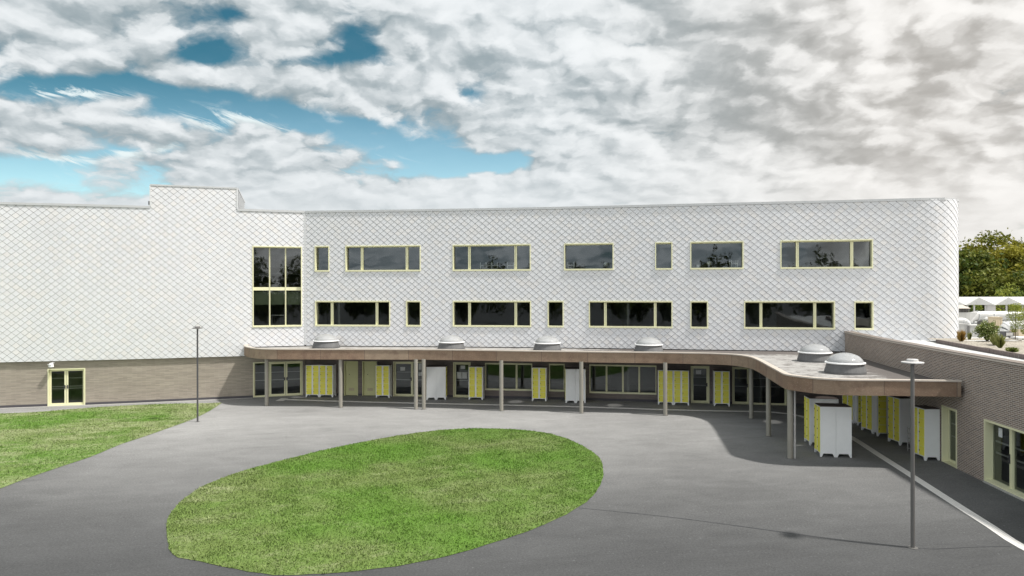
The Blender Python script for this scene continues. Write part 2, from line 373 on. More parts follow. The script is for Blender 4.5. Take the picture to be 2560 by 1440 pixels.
M['brick_dark'] = brick_mat('dark_taupe_brick', (0.20, 0.165, 0.15), (0.15, 0.125, 0.115), (0.22, 0.20, 0.185), 0.49, 0.052, 0.006, 0.4)  # darker brick for the long wing's ground floor
M['brick_brown'] = brick_mat('brown_brick', (0.27, 0.198, 0.155), (0.172, 0.130, 0.108), (0.55, 0.51, 0.46), 0.225, 0.060, 0.009, 0.25)
M['brick_soldier'] = brick_mat('soldier_brick', (0.20, 0.16, 0.15), (0.15, 0.12, 0.115), (0.50, 0.47, 0.44), 0.33, 0.9, 0.035, 0.1)

def fascia_mat():
    m_, nt, b = mat('rust_brown_fascia', (0.27, 0.18, 0.135), 0.85)
    uv = nt.node('ShaderNodeUVMap', uv_map='uv').outputs[0]
    u, v, _ = nt.xyz(uv)
    panel = nt.m('FLOOR', nt.m('DIVIDE', u, 2.45))
    wn = nt.node('ShaderNodeTexWhiteNoise', noise_dimensions='1D', ); nt.put(wn.inputs['W'], panel)
    grain = nt.noise(uv, 16, 6, 0.7); blot = nt.noise(uv, 1.6, 6, 0.6)
    drip = nt.noise(nt.comb(nt.m('MULTIPLY', u, 1.3), nt.m('MULTIPLY', v, 0.9), 0), 1.7, 6, 0.65)
    c = nt.mix(wn.outputs[0], (0.262, 0.198, 0.142), (0.215, 0.142, 0.096))
    c = nt.mix(nt.m('MULTIPLY', nt.step(drip, 0.47, 0.70), 0.55), c, (0.15, 0.09, 0.065))
    c = nt.mix(nt.m('MULTIPLY', nt.step(grain, 0.52, 0.72), 0.7), c, (0.38, 0.30, 0.23))
    c = nt.v('SCALE', c, nt.m('ADD', 0.62, nt.m('MULTIPLY', blot, 0.76)))
    fr = nt.m('FRACT', nt.m('DIVIDE', u, 2.45))
    joint = nt.m('LESS_THAN', fr, 0.012)
    c = nt.mix(nt.m('MULTIPLY', joint, 0.6), c, (0.07, 0.05, 0.045))
    nt.put(b.inputs['Base Color'], c)
    bp = nt.node('ShaderNodeBump', {'Height': grain, 'Strength': 0.3, 'Distance': 0.01}); nt.put(b.inputs['Normal'], bp.outputs[0])
    return m_
M['fascia'] = fascia_mat()

def canopy_roof_mat():
    m_, nt, b = mat('weathered_roof_membrane', (0.5, 0.5, 0.5), 0.8)
    P = nt.node('ShaderNodeNewGeometry').outputs['Position']
    x, y, z = nt.xyz(P)
    a = nt.noise(nt.comb(x, nt.m('MULTIPLY', y, 1.6), 0), 1.3, 9, 0.72, dist=0.4)
    g = nt.noise(P, 26, 5, 0.7); mid = nt.noise(P, 4.5, 7, 0.7)
    f = nt.m('ADD', nt.m('ADD', nt.m('MULTIPLY', a, 0.9), nt.m('MULTIPLY', mid, 0.5)), nt.m('MULTIPLY', g, 0.3))
    # moss and grit gather along the two walls that rise from the roof
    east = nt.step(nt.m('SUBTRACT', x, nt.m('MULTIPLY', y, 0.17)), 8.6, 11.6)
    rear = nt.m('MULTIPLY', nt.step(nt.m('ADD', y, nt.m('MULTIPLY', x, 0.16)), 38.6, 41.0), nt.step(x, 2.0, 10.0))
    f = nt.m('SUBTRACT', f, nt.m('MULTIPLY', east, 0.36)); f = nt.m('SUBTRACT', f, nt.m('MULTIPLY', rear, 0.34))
    k = nt.step(f, 0.66, 0.92)
    c = nt.mix(k, (0.105, 0.092, 0.085), (0.35, 0.34, 0.325))
    c = nt.v('SCALE', c, nt.m('ADD', 0.75, nt.m('MULTIPLY', g, 0.5)))
    nt.put(b.inputs['Base Color'], c)
    bp = nt.node('ShaderNodeBump', {'Height': g, 'Strength': 0.4, 'Distance': 0.02}); nt.put(b.inputs['Normal'], bp.outputs[0])
    return m_
M['canopy_roof'] = canopy_roof_mat()

def asphalt_mat():
    m_, nt, b = mat('worn_asphalt', (0.15, 0.15, 0.15), 0.85)
    P = nt.node('ShaderNodeTexCoord').outputs['Object']
    x, y, z = nt.xyz(P)
    big = nt.noise(P, 0.11, 6, 0.6); mid = nt.noise(nt.comb(x, nt.m('MULTIPLY', y, 1.7), 1.0), 0.55, 8, 0.68, dist=0.8)
    sweep = nt.noise(nt.comb(nt.m('ADD', nt.m('MULTIPLY', x, 0.25), nt.m('MULTIPLY', y, 0.1)), nt.m('ADD', nt.m('MULTIPLY', y, 1.5), nt.m('MULTIPLY', x, -0.35)), 2.0), 0.9, 8, 0.7, dist=1.0)
    gr = nt.noise(P, 18, 6, 0.8); gr2 = nt.noise(P, 120, 2, 0.6)
    f = nt.m('ADD', nt.m('MULTIPLY', nt.m('SUBTRACT', big, 0.5), 0.7), nt.m('MULTIPLY', nt.m('SUBTRACT', mid, 0.5), 0.65))
    f = nt.m('ADD', f, nt.m('MULTIPLY', nt.m('SUBTRACT', sweep, 0.5), 0.50))
    f = nt.m('ADD', f, nt.m('MULTIPLY', nt.m('SUBTRACT', gr, 0.5), 2.4))
    f = nt.m('ADD', f, nt.m('MULTIPLY', nt.m('SUBTRACT', gr2, 0.5), 2.2))
    # two ages of asphalt, plus near-dark to far-pale light painted into the colour
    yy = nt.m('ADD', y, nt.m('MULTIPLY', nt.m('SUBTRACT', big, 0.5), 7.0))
    far_pale = nt.step(yy, 15.0, 37.0)
    base = nt.mix(far_pale, (0.056, 0.057, 0.058), (0.235, 0.233, 0.228))
    chips = nt.m('MULTIPLY', nt.step(nt.noise(P, 9, 3, 0.5), 0.66, 0.72), 0.55)
    scuff = nt.m('MULTIPLY', nt.step(nt.noise(nt.comb(nt.m('ADD', nt.m('MULTIPLY', x, 0.5), nt.m('MULTIPLY', y, 0.5)), nt.m('MULTIPLY', nt.m('SUBTRACT', y, x), 3.0), 5.0), 1.6, 6, 0.7), 0.60, 0.72), 0.30)
    f = nt.m('ADD', f, nt.m('ADD', chips, scuff))
    nt.put(b.inputs['Base Color'], nt.v('SCALE', base, nt.m('ADD', 1.0, f)))
    bp = nt.node('ShaderNodeBump', {'Height': gr, 'Strength': 0.35, 'Distance': 0.01}); nt.put(b.inputs['Normal'], bp.outputs[0])
    return m_
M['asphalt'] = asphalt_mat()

def grass_mat(name, dry, blades=True):
    m_, nt, b = mat(name, (0.1, 0.2, 0.04), 0.8, spec=0.25)
    P = nt.node('ShaderNodeNewGeometry').outputs['Position']
    x, y, z = nt.xyz(P)
    P2 = nt.comb(x, y, 0)
    rot = nt.comb(nt.m('ADD', nt.m('MULTIPLY', x, 0.5), nt.m('MULTIPLY', y, 0.12)), nt.m('SUBTRACT', nt.m('MULTIPLY', y, 1.1), nt.m('MULTIPLY', x, 0.25)), 0)
    big = nt.noise(P2, 0.16, 4, 0.55); mid = nt.noise(rot, 1.1, 8, 0.72, dist=0.4); fin = nt.noise(P2, 7, 4, 0.7)
    v = nt.m('ADD', nt.m('MULTIPLY', mid, 0.62), nt.m('MULTIPLY', fin, 0.42))
    v = nt.m('ADD', v, nt.m('MULTIPLY', nt.m('SUBTRACT', big, 0.5), 0.35))
    c = nt.mix(nt.step(big, 0.36, 0.62), (0.092, 0.182, 0.024), (0.130, 0.178, 0.050))
    c = nt.mix(nt.step(v, 0.55 - dry * 0.14, 0.86 - dry * 0.19), c, (0.28, 0.30, 0.165))
    c = nt.mix(nt.step(fin, 0.44, 0.30), c, (0.060, 0.108, 0.020))
    if blades:
        rnd = nt.node('ShaderNodeAttribute', attribute_name='tone').outputs['Fac']
        c = nt.v('SCALE', c, nt.m('ADD', 0.50, nt.m('MULTIPLY', rnd, 1.1)))
    nt.put(b.inputs['Base Color'], c)
    if not blades:
        bp = nt.node('ShaderNodeBump', {'Height': fin, 'Strength': 0.6, 'Distance': 0.05}); nt.put(b.inputs['Normal'], bp.outputs[0])
    return m_
M['grass_a'] = grass_mat('lawn_blades', 0.25); M['soil_a'] = grass_mat('lawn_ground', 0.25, False)
M['grass_b'] = grass_mat('dry_lawn_blades', 0.85); M['soil_b'] = grass_mat('dry_lawn_ground', 0.85, False)

def leaf_mat(name, c1, c2, c3=None):
    m_, nt, b = mat(name, c1, 0.65, spec=0.3)
    rnd = nt.node('ShaderNodeAttribute', attribute_name='tone').outputs['Fac']
    P = nt.node('ShaderNodeNewGeometry').outputs['Position']
    n = nt.noise(P, 0.6, 3, 0.5)
    c = nt.mix(nt.step(nt.m('ADD', nt.m('MULTIPLY', rnd, 0.5), nt.m('MULTIPLY', n, 0.6)), 0.3, 0.8), c1, c2)
    if c3: c = nt.mix(nt.step(rnd, 0.90, 0.95), c, c3)
    nt.put(b.inputs['Base Color'], c)
    tl = nt.node('ShaderNodeBsdfTranslucent', {'Color': c})
    mx = nt.node('ShaderNodeMixShader', {0: 0.28}); out = m_.node_tree.nodes['Material Output']
    nt.L.new(b.outputs[0], mx.inputs[1]); nt.L.new(tl.outputs[0], mx.inputs[2]); nt.L.new(mx.outputs[0], out.inputs[0])
    return m_
M['leaf_dark'] = leaf_mat('dark_green_leaves', (0.045, 0.080, 0.012), (0.19, 0.20, 0.030))
M['leaf_warm'] = leaf_mat('olive_leaves', (0.10, 0.12, 0.014), (0.32, 0.29, 0.035))
M['leaf_bright'] = leaf_mat('fresh_green_leaves', (0.13, 0.18, 0.025), (0.34, 0.36, 0.06))
M['leaf_bush'] = leaf_mat('flowering_shrub_leaves', (0.075, 0.12, 0.022), (0.24, 0.27, 0.055), (0.80, 0.80, 0.45))
M['leaf_tan'] = leaf_mat('orange_grass_blades', (0.30, 0.20, 0.05), (0.48, 0.30, 0.10))
M['leaf_grass'] = leaf_mat('green_grass_blades', (0.14, 0.16, 0.04), (0.34, 0.35, 0.12))
def gravel_mat():
    m_, nt, b = mat('pale_gravel', (0.4, 0.37, 0.3), 0.9)
    P = nt.node('ShaderNodeTexCoord').outputs['Object']
    vo = nt.node('ShaderNodeTexVoronoi', {'Vector': P, 'Scale': 14.0})
    h = nt.xyz(vo.outputs['Color'])[0]
    n = nt.noise(P, 1.2, 5, 0.6)
    c = nt.mix(h, (0.23, 0.205, 0.165), (0.42, 0.385, 0.325)); c = nt.v('SCALE', c, nt.m('ADD', 0.75, nt.m('MULTIPLY', n, 0.5)))
    nt.put(b.inputs['Base Color'], c)
    bp = nt.node('ShaderNodeBump', {'Height': vo.outputs['Distance'], 'Strength': 0.8, 'Distance': 0.04}); nt.put(b.inputs['Normal'], bp.outputs[0])
    return m_
M['gravel'] = gravel_mat()
def paper_mat():
    m_, nt, b = mat('printed_paper', (0.75, 0.75, 0.73), 0.7)
    uv = nt.node('ShaderNodeUVMap', uv_map='uv').outputs[0]; u, v, _ = nt.xyz(uv)
    ln = nt.m('LESS_THAN', nt.m('FRACT', nt.m('MULTIPLY', v, 24.0)), 0.38)
    w = nt.step(nt.noise(nt.comb(nt.m('MULTIPLY', u, 40.0), nt.m('FLOOR', nt.m('MULTIPLY', v, 24.0)), 0), 1.0, 2, 0.5), 0.42, 0.5)
    nt.put(b.inputs['Base Color'], nt.mix(nt.m('MULTIPLY', nt.m('MULTIPLY', ln, w), 0.6), (0.72, 0.74, 0.74), (0.12, 0.12, 0.13)))
    return m_
M['paper'] = paper_mat()
def concrete_mat():
    return worn('pale_concrete_edge', (0.42, 0.41, 0.38), 0.9, 0.3, 4, bump=0.5)
M['edge'] = concrete_mat()

# ------------------------------------------------------------------ curved walls
class Curve:
    def __init__(s, pts, smooth=True, step=0.4):
        P = [Vector((p[0], p[1])) for p in pts]
        if smooth:
            q = []
            for i in range(len(P) - 1):
                a = P[max(i - 1, 0)]; b = P[i]; c = P[i + 1]; d = P[min(i + 2, len(P) - 1)]
                n = max(2, int((c - b).length / step))
                for k in range(n):
                    t = k / n
                    q.append(0.5 * ((2 * b) + (c - a) * t + (2 * a - 5 * b + 4 * c - d) * t * t + (-a + 3 * b - 3 * c + d) * t ** 3))
            q.append(P[-1]); P = q
        s.P = P; s.L = [0.0]
        for a, b in zip(P[:-1], P[1:]): s.L.append(s.L[-1] + (b - a).length)
        s.len = s.L[-1]; s.La = np.array(s.L)
        s.nrm = []
        for i in range(len(P)):
            t = (P[min(i + 1, len(P) - 1)] - P[max(i - 1, 0)]).normalized(); s.nrm.append(Vector((t.y, -t.x)))
    def at(s, u, off=0.0):
        i = int(np.clip(np.searchsorted(s.La, u) - 1, 0, len(s.P) - 2))
        k = (u - s.L[i]) / (s.L[i + 1] - s.L[i])
        p = s.P[i].lerp(s.P[i + 1], k); n = s.nrm[i].lerp(s.nrm[i + 1], min(max(k, 0), 1)).normalized()
        return p + n * off
    def F(s, u, z, off=0.0):
        p = s.at(u, off); return (p.x, p.y, z)
    def upx(s, px):
        """arc length where the curve crosses the vertical plane through photo column px"""
        k = (px - 1280) / F; best = None
        for i in range(len(s.P) - 1):
            a = s.P[i].x - k * s.P[i].y; b = s.P[i + 1].x - k * s.P[i + 1].y
            if a <= 0 <= b or b <= 0 <= a:
                return s.L[i] + (s.L[i + 1] - s.L[i]) * (a / (a - b))
        raise ValueError(px)
    def ang(s, u):
        a = s.at(u - 0.3); b = s.at(u + 0.3); return math.atan2(b.y - a.y, b.x - a.x)
def cbox(mb, cv, u0, u1, z0, z1, o0, o1, mi=0):
    n = max(1, int(abs(u1 - u0) / 1.2))
    for k in range(n):
        a = u0 + (u1 - u0) * k / n; b = u0 + (u1 - u0) * (k + 1) / n
        mb.hexa([cv.F(a, z0, o1), cv.F(b, z0, o1), cv.F(b, z0, o0), cv.F(a, z0, o0), cv.F(a, z1, o1), cv.F(b, z1, o1), cv.F(b, z1, o0), cv.F(a, z1, o0)], mi)
    return mb
def wall_sheet(mb, cv, u0, u1, z0, z1, holes, off=0.0, mi=0, step=0.8, zfun=None):
    us = sorted(set([u0, u1] + [h[i] for h in holes for i in (0, 1) if u0 < h[i] < u1] + list(np.arange(u0 + step, u1, step))))
    zs = sorted(set([z0, z1] + [h[i] for h in holes for i in (2, 3) if z0 < h[i] < z1]))
    for a, b in zip(us[:-1], us[1:]):
        if b - a < 1e-5: continue
        for c, d in zip(zs[:-1], zs[1:]):
            m_ = ((a + b) / 2, (c + d) / 2)
            if any(h[0] < m_[0] < h[1] and h[2] < m_[1] < h[3] for h in holes): continue
            mb.face([cv.F(a, c, off), cv.F(b, c, off), cv.F(b, d, off), cv.F(a, d, off)], mi, [(a, c), (b, c), (b, d), (a, d)])
    return mb

H_ROOF = 11.36
def dpt(px, d):      # plan point of the roof edge from its height in the photo
    return ((px - 1280) * 4.857 / d, F * 4.857 / d)
left_pts = [(-40.0, 34.9), (-34.0, 37.0), dpt(0, 219.3), dpt(190, 214.3), dpt(375, 208.9), dpt(592, 201.8), dpt(763, 196.2)]
CL = Curve(left_pts)
main_pts = [dpt(763, 196.2), dpt(900, 197.7), dpt(1060, 199.6), dpt(1240, 202.3), dpt(1400, 205.0), dpt(1560, 208.4), dpt(1740, 212.5), dpt(1900, 215.9),
            dpt(2060, 219.3), dpt(2200, 222.6), (22.0, 37.76), (22.8, 37.62), (23.55, 37.68), (24.15, 38.0), (24.55, 38.52), (24.76, 39.2), (24.82, 40.0), (24.84, 42.0), (24.84, 49.0)]
CM = Curve(main_pts)
SW, SH = 0.435, 0.362           # shingle width and height
Z_BL, Z_BC = 2.59, 3.13         # foot of the cladding: left of the canopy, above the canopy

def clip(poly, ax, val, keep_less):
    out = []
    for i in range(len(poly)):
        a, b = poly[i], poly[(i + 1) % len(poly)]
        ina = (a[ax] <= val) == keep_less; inb = (b[ax] <= val) == keep_less
        if ina: out.append(a)
        if ina != inb:
            t = (val - a[ax]) / (b[ax] - a[ax]); out.append(tuple(a[k] + (b[k] - a[k]) * t for k in range(len(a))))
    return out
def shingles(mb, cv, rects, holes, zref):
    tones = []; hues = []
    du, dz = SW / 2, SH / 2
    for (ru0, ru1, rz0, rz1) in rects:
        i0 = int(ru0 / du) - 2; i1 = int(ru1 / du) + 2; j0 = int((rz0 - zref) / dz) - 2; j1 = int((rz1 - zref) / dz) + 2
        for i in range(i0, i1 + 1):
            for j in range(j0, j1 + 1):
                if (i + j) % 2: continue
                cu, cz = i * du, zref + j * dz
                rr = random.Random(i * 7919 + j * 104729 + int(rz0 * 10) * 0)
                tone = rr.random(); hue = rr.random() ** 3 * 0.8
                e = 0.0108; jit = rr.uniform(-0.002, 0.002)
                # (u, z, offset): upper part lies against the wall, lower tip stands proud
                lo, hi = 0.034 + jit, 0.012
                mid = (lo + hi) / 2
                top = [(cu, cz - dz + e * 1.3, lo), (cu + du - e, cz, mid), (cu, cz + dz, hi), (cu - du + e, cz, mid)]
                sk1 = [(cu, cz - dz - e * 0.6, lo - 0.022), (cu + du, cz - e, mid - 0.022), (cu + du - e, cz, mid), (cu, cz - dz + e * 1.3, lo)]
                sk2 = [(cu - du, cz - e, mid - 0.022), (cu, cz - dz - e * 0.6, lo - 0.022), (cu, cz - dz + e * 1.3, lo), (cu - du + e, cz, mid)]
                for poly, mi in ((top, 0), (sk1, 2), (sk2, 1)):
                    ps = [poly]
                    for ax, val, less in ((0, ru0, False), (0, ru1, True), (1, rz0, False), (1, rz1, True)):
                        ps = [q for q in (clip(p_, ax, val, less) for p_ in ps) if len(q) > 2]
                    for (h0, h1, h2, h3) in holes:
                        if cu + du < h0 or cu - du > h1 or cz + dz < h2 or cz - dz - 0.02 > h3: continue
                        nps = []
                        for p_ in ps:
                            nps.append(clip(p_, 0, h0, True)); nps.append(clip(p_, 0, h1, False))
                            c_ = clip(p_, 0, h0, False)
                            if len(c_) > 2: c_ = clip(c_, 0, h1, True)
                            if len(c_) > 2:
                                nps.append(clip(c_, 1, h2, True)); nps.append(clip(c_, 1, h3, False))
                        ps = [q for q in nps if len(q) > 2]
                    for q in ps:
                        mb.face([cv.F(a, b, c) for a, b, c in q], mi, [(a, b) for a, b, c in q]); tones.append(tone); hues.append(hue)
    return tones, hues
def face_attr(o, name, vals):
    at = o.data.attributes.new(name, 'FLOAT', 'FACE'); at.data.foreach_set('value', np.array(vals, dtype=np.float32))

# ------------------------------------------------------------------ the school
school = empty('school_building', (0, 42, 0), 'long white three-storey school clad in diamond shingles, curved at its right end', 'building')
UP = (7.65, 9.24); LO = (4.28, 5.85)
# px0, px1, (z0,z1), mullion centre columns
WIN = [(787.5, 823.8, UP, []), (863.8, 1052, UP, [903.5, 1016]), (1132, 1327, UP, [1172.5, 1288.5]), (1410.5, 1534, UP, []), (1638, 1681, UP, []),
       (1725.8, 1858.8, UP, []), (1950.8, 2182, UP, [1995, 2131.5]),
       (788, 975.5, LO, [828, 940.5]), (1015, 1052.5, LO, []), (1132, 1327.5, LO, [1172.5, 1288.5]), (1369, 1409, LO, []), (1472, 1681, LO, [1513, 1638]),
       (1725.8, 1770, LO, []), (1860, 2086.8, LO, [1903.3, 2038.5]), (2135.5, 2183, LO, [])]
def window(cv, u0, u1, z0, z1, mulls, parent, name='window', recess=0.20, out=0.06, fr=0.055, sillh=0.095, mw=0.15, transoms=(), mat_='frame', label=None):
    mb = MB(); m_ = M[mat_]; g = 0.0
    cbox(mb, cv, u0, u1, z1 - fr, z1, -recess - 0.06, out)
    cbox(mb, cv, u0, u1, z0, z0 + sillh, -recess - 0.06, out + 0.012)
    cbox(mb, cv, u0, u0 + fr, z0 + sillh, z1 - fr, -recess - 0.06, out - 0.004)
    cbox(mb, cv, u1 - fr, u1, z0 + sillh, z1 - fr, -recess - 0.06, out - 0.004)
    # inner casement rims
    edges = [u0 + fr] + [m for m in mulls] + [u1 - fr]
    for m in mulls:
        cbox(mb, cv, m - mw / 2, m - 0.008, z0 + sillh, z1 - fr, -recess - 0.05, -recess + 0.07)
        cbox(mb, cv, m + 0.008, m + mw / 2, z0 + sillh, z1 - fr, -recess - 0.05, -recess + 0.055)
        cbox(mb, cv, m - 0.008, m + 0.008, z0 + sillh, z1 - fr, -recess - 0.05, -recess + 0.02)
    for (ta, tb) in transoms:
        for a, b in zip(edges[:-1], edges[1:]):
            cbox(mb, cv, a + (mw / 2 if a in mulls else 0), b - (mw / 2 if b in mulls else 0), ta, tb, -recess - 0.05, -recess + 0.05)
    cbox(mb, cv, u0 + fr, u1 - fr, z1 - fr - 0.045, z1 - fr, -recess - 0.05, -recess + 0.025)
    o = mb.build(name, m_, parent)
    if label: o['label'] = label
    gb = MB()
    for k, (a, b) in enumerate(zip(edges[:-1], edges[1:])):
        gb.face([cv.F(a, z0 + sillh, -recess - 0.02), cv.F(b, z0 + sillh, -recess - 0.02), cv.F(b, z1 - fr, -recess - 0.02), cv.F(a, z1 - fr, -recess - 0.02)], 0)
    gb.build('glass', M['glass'], o)
    return o
holes_m = []
for (a, b, (z0, z1), mu) in WIN:
    u0, u1 = CM.upx(a), CM.upx(b); holes_m.append((u0, u1, z0, z1))
    o = window(CM, u0, u1, z0, z1, [CM.upx(m) for m in mu], school)
    if len(mu) == 2: o['label'] = 'wide strip window with two narrow side casements'
# tall stair window on the left wing
u0, u1 = CL.upx(631.3), CL.upx(755); holes_l = [(u0, u1, 4.27, 9.20)]
window(CL, u0, u1, 4.27, 9.20, [CL.upx(674), CL.upx(714)], school, mw=0.07, transoms=((6.50, 6.70),), label='tall two-storey stair window of six panes')
# cladding
u_can = CL.upx(619)
ut0, ut1 = CL.upx(377), CL.upx(592.5)
mb = MB()
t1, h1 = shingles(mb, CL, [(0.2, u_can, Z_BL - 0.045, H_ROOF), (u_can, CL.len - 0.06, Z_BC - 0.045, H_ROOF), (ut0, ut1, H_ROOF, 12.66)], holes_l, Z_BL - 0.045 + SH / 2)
o = mb.build('cladding', [M['shingle'], M['seam'], M['seam_lit']], school); face_attr(o, 'tone', t1); face_attr(o, 'hue', h1); o['label'] = 'white diamond shingles of the left wing'
mb = MB()
t1, h1 = shingles(mb, CM, [(0.06, CM.len - 0.1, Z_BC - 0.045, H_ROOF)], holes_m, Z_BC - 0.045 + SH / 2)
o = mb.build('cladding', [M['shingle'], M['seam'], M['seam_lit']], school); face_attr(o, 'tone', t1); face_attr(o, 'hue', h1); o['label'] = 'white diamond shingles of the long curved wing'
mb = MB()
wall_sheet(mb, CL, 0, u_can, Z_BL, H_ROOF - 0.02, holes_l, -0.002); wall_sheet(mb, CL, u_can, CL.len, Z_BC, H_ROOF - 0.02, holes_l, -0.002)
wall_sheet(mb, CL, ut0, ut1, H_ROOF - 0.02, 12.62, [], -0.002)
wall_sheet(mb, CM, 0, CM.len, Z_BC, H_ROOF - 0.02, holes_m, -0.002)
cbox(mb, CL, 0, u_can, Z_BL, Z_BL + 0.03, -0.25, -0.003, 1); cbox(mb, CL, u_can, CL.len - 0.02, Z_BC, Z_BC + 0.03, -0.25, -0.003, 1); cbox(mb, CM, 0.02, CM.len, Z_BC, Z_BC + 0.03, -0.25, -0.003, 1)
mb.build('upper_wall', [M['clad_trim'], M['black']], school)
# inner corner trim
mb = MB(); cp = CM.P[0]; mb.box(cp.x - 0.05, cp.x + 0.05, cp.y - 0.055, cp.y + 0.05, Z_BC, H_ROOF); mb.build('corner_trim', M['clad_trim'], school)
# roof edge
for cv_, ua_, ub_ in ((CL, 0, ut0 - 0.02), (CL, ut1 + 0.02, CL.len - 0.04), (CM, 0.0, CM.len)):
    mb = MB(); cbox(mb, cv_, ua_, ub_, H_ROOF - 0.07, H_ROOF + 0.06, -0.30, 0.065); mb.build('roof_edge', M['coping'], school)
# stair tower above the roof
a = CL.at(ut0); b = CL.at(ut1); n_ = Vector(((a.y - b.y), (b.x - a.x))).normalized(); dep = 7.1
a2 = a + n_ * dep; b2 = b + n_ * dep
mb = MB()
mb.face([(b.x, b.y, 11.2), (b2.x, b2.y, 11.2), (b2.x, b2.y, 12.6), (b.x, b.y, 12.6)], 1)
mb.face([(a2.x, a2.y, 11.2), (a.x, a.y, 11.2), (a.x, a.y, 12.6), (a2.x, a2.y, 12.6)], 1)
mb.face([(b2.x, b2.y, 11.2), (a2.x, a2.y, 11.2), (a2.x, a2.y, 12.6), (b2.x, b2.y, 12.6)], 1)
mb.face([(a.x, a.y, 12.6), (b.x, b.y, 12.6), (b2.x, b2.y, 12.6), (a2.x, a2.y, 12.6)], 1)
tower = mb.build('stair_tower', [M['coping'], M['clad_trim']], school)
mb = MB(); nn = (b - a).normalized()
for k in range(8):       # horizontal ribs of the side wall
    z0 = 11.38 + k * 0.155; p, q = b + n_ * 0.08, b2
    e0, e1 = nn * 0.005, nn * 0.06
    mb.hexa([(p.x + e0.x, p.y + e0.y, z0), (p.x + e1.x, p.y + e1.y, z0), (q.x + e1.x, q.y + e1.y, z0), (q.x + e0.x, q.y + e0.y, z0),
             (p.x + e0.x, p.y + e0.y, z0 + 0.09), (p.x + e1.x, p.y + e1.y, z0 + 0.05), (q.x + e1.x, q.y + e1.y, z0 + 0.05), (q.x + e0.x, q.y + e0.y, z0 + 0.09)])
mb.build('louvre_wall', M['coping'], tower)
mb = MB(); cbox(mb, CL, ut0 - 0.02, ut1 + 0.03, 12.60, 12.69, -0.2, 0.055)
for p, q, sgn in ((b, b2, 1), (a, a2, -1)):
    e0, e1 = nn * (-0.2 * sgn), nn * (0.09 * sgn); p_ = p + n_ * 0.2
    mb.hexa([(p_.x + e0.x, p_.y + e0.y, 12.6), (p_.x + e1.x, p_.y + e1.y, 12.6), (q.x + e1.x, q.y + e1.y, 12.6), (q.x + e0.x, q.y + e0.y, 12.6),
             (p_.x + e0.x, p_.y + e0.y, 12.685), (p_.x + e1.x, p_.y + e1.y, 12.685), (q.x + e1.x, q.y + e1.y, 12.685), (q.x + e0.x, q.y + e0.y, 12.685)])
mb.build('coping', M['coping'], tower)
# trims at both tower flanks, and the small dark bracket left of the tower
for ua_, ub_ in ((ut0 - 0.05, ut0 + 0.02), (ut1 - 0.02, ut1 + 0.05)):
    mb = MB(); cbox(mb, CL, ua_, ub_, H_ROOF + 0.061, 12.6, -0.1, 0.05); mb.build('corner_trim', M['clad_trim'], tower)
mb = MB(); cbox(mb, CL, ut0 - 0.14, ut0 - 0.055, H_ROOF + 0.14, H_ROOF + 0.36, -0.25, -0.1); mb.build('bracket', M['black'], tower)

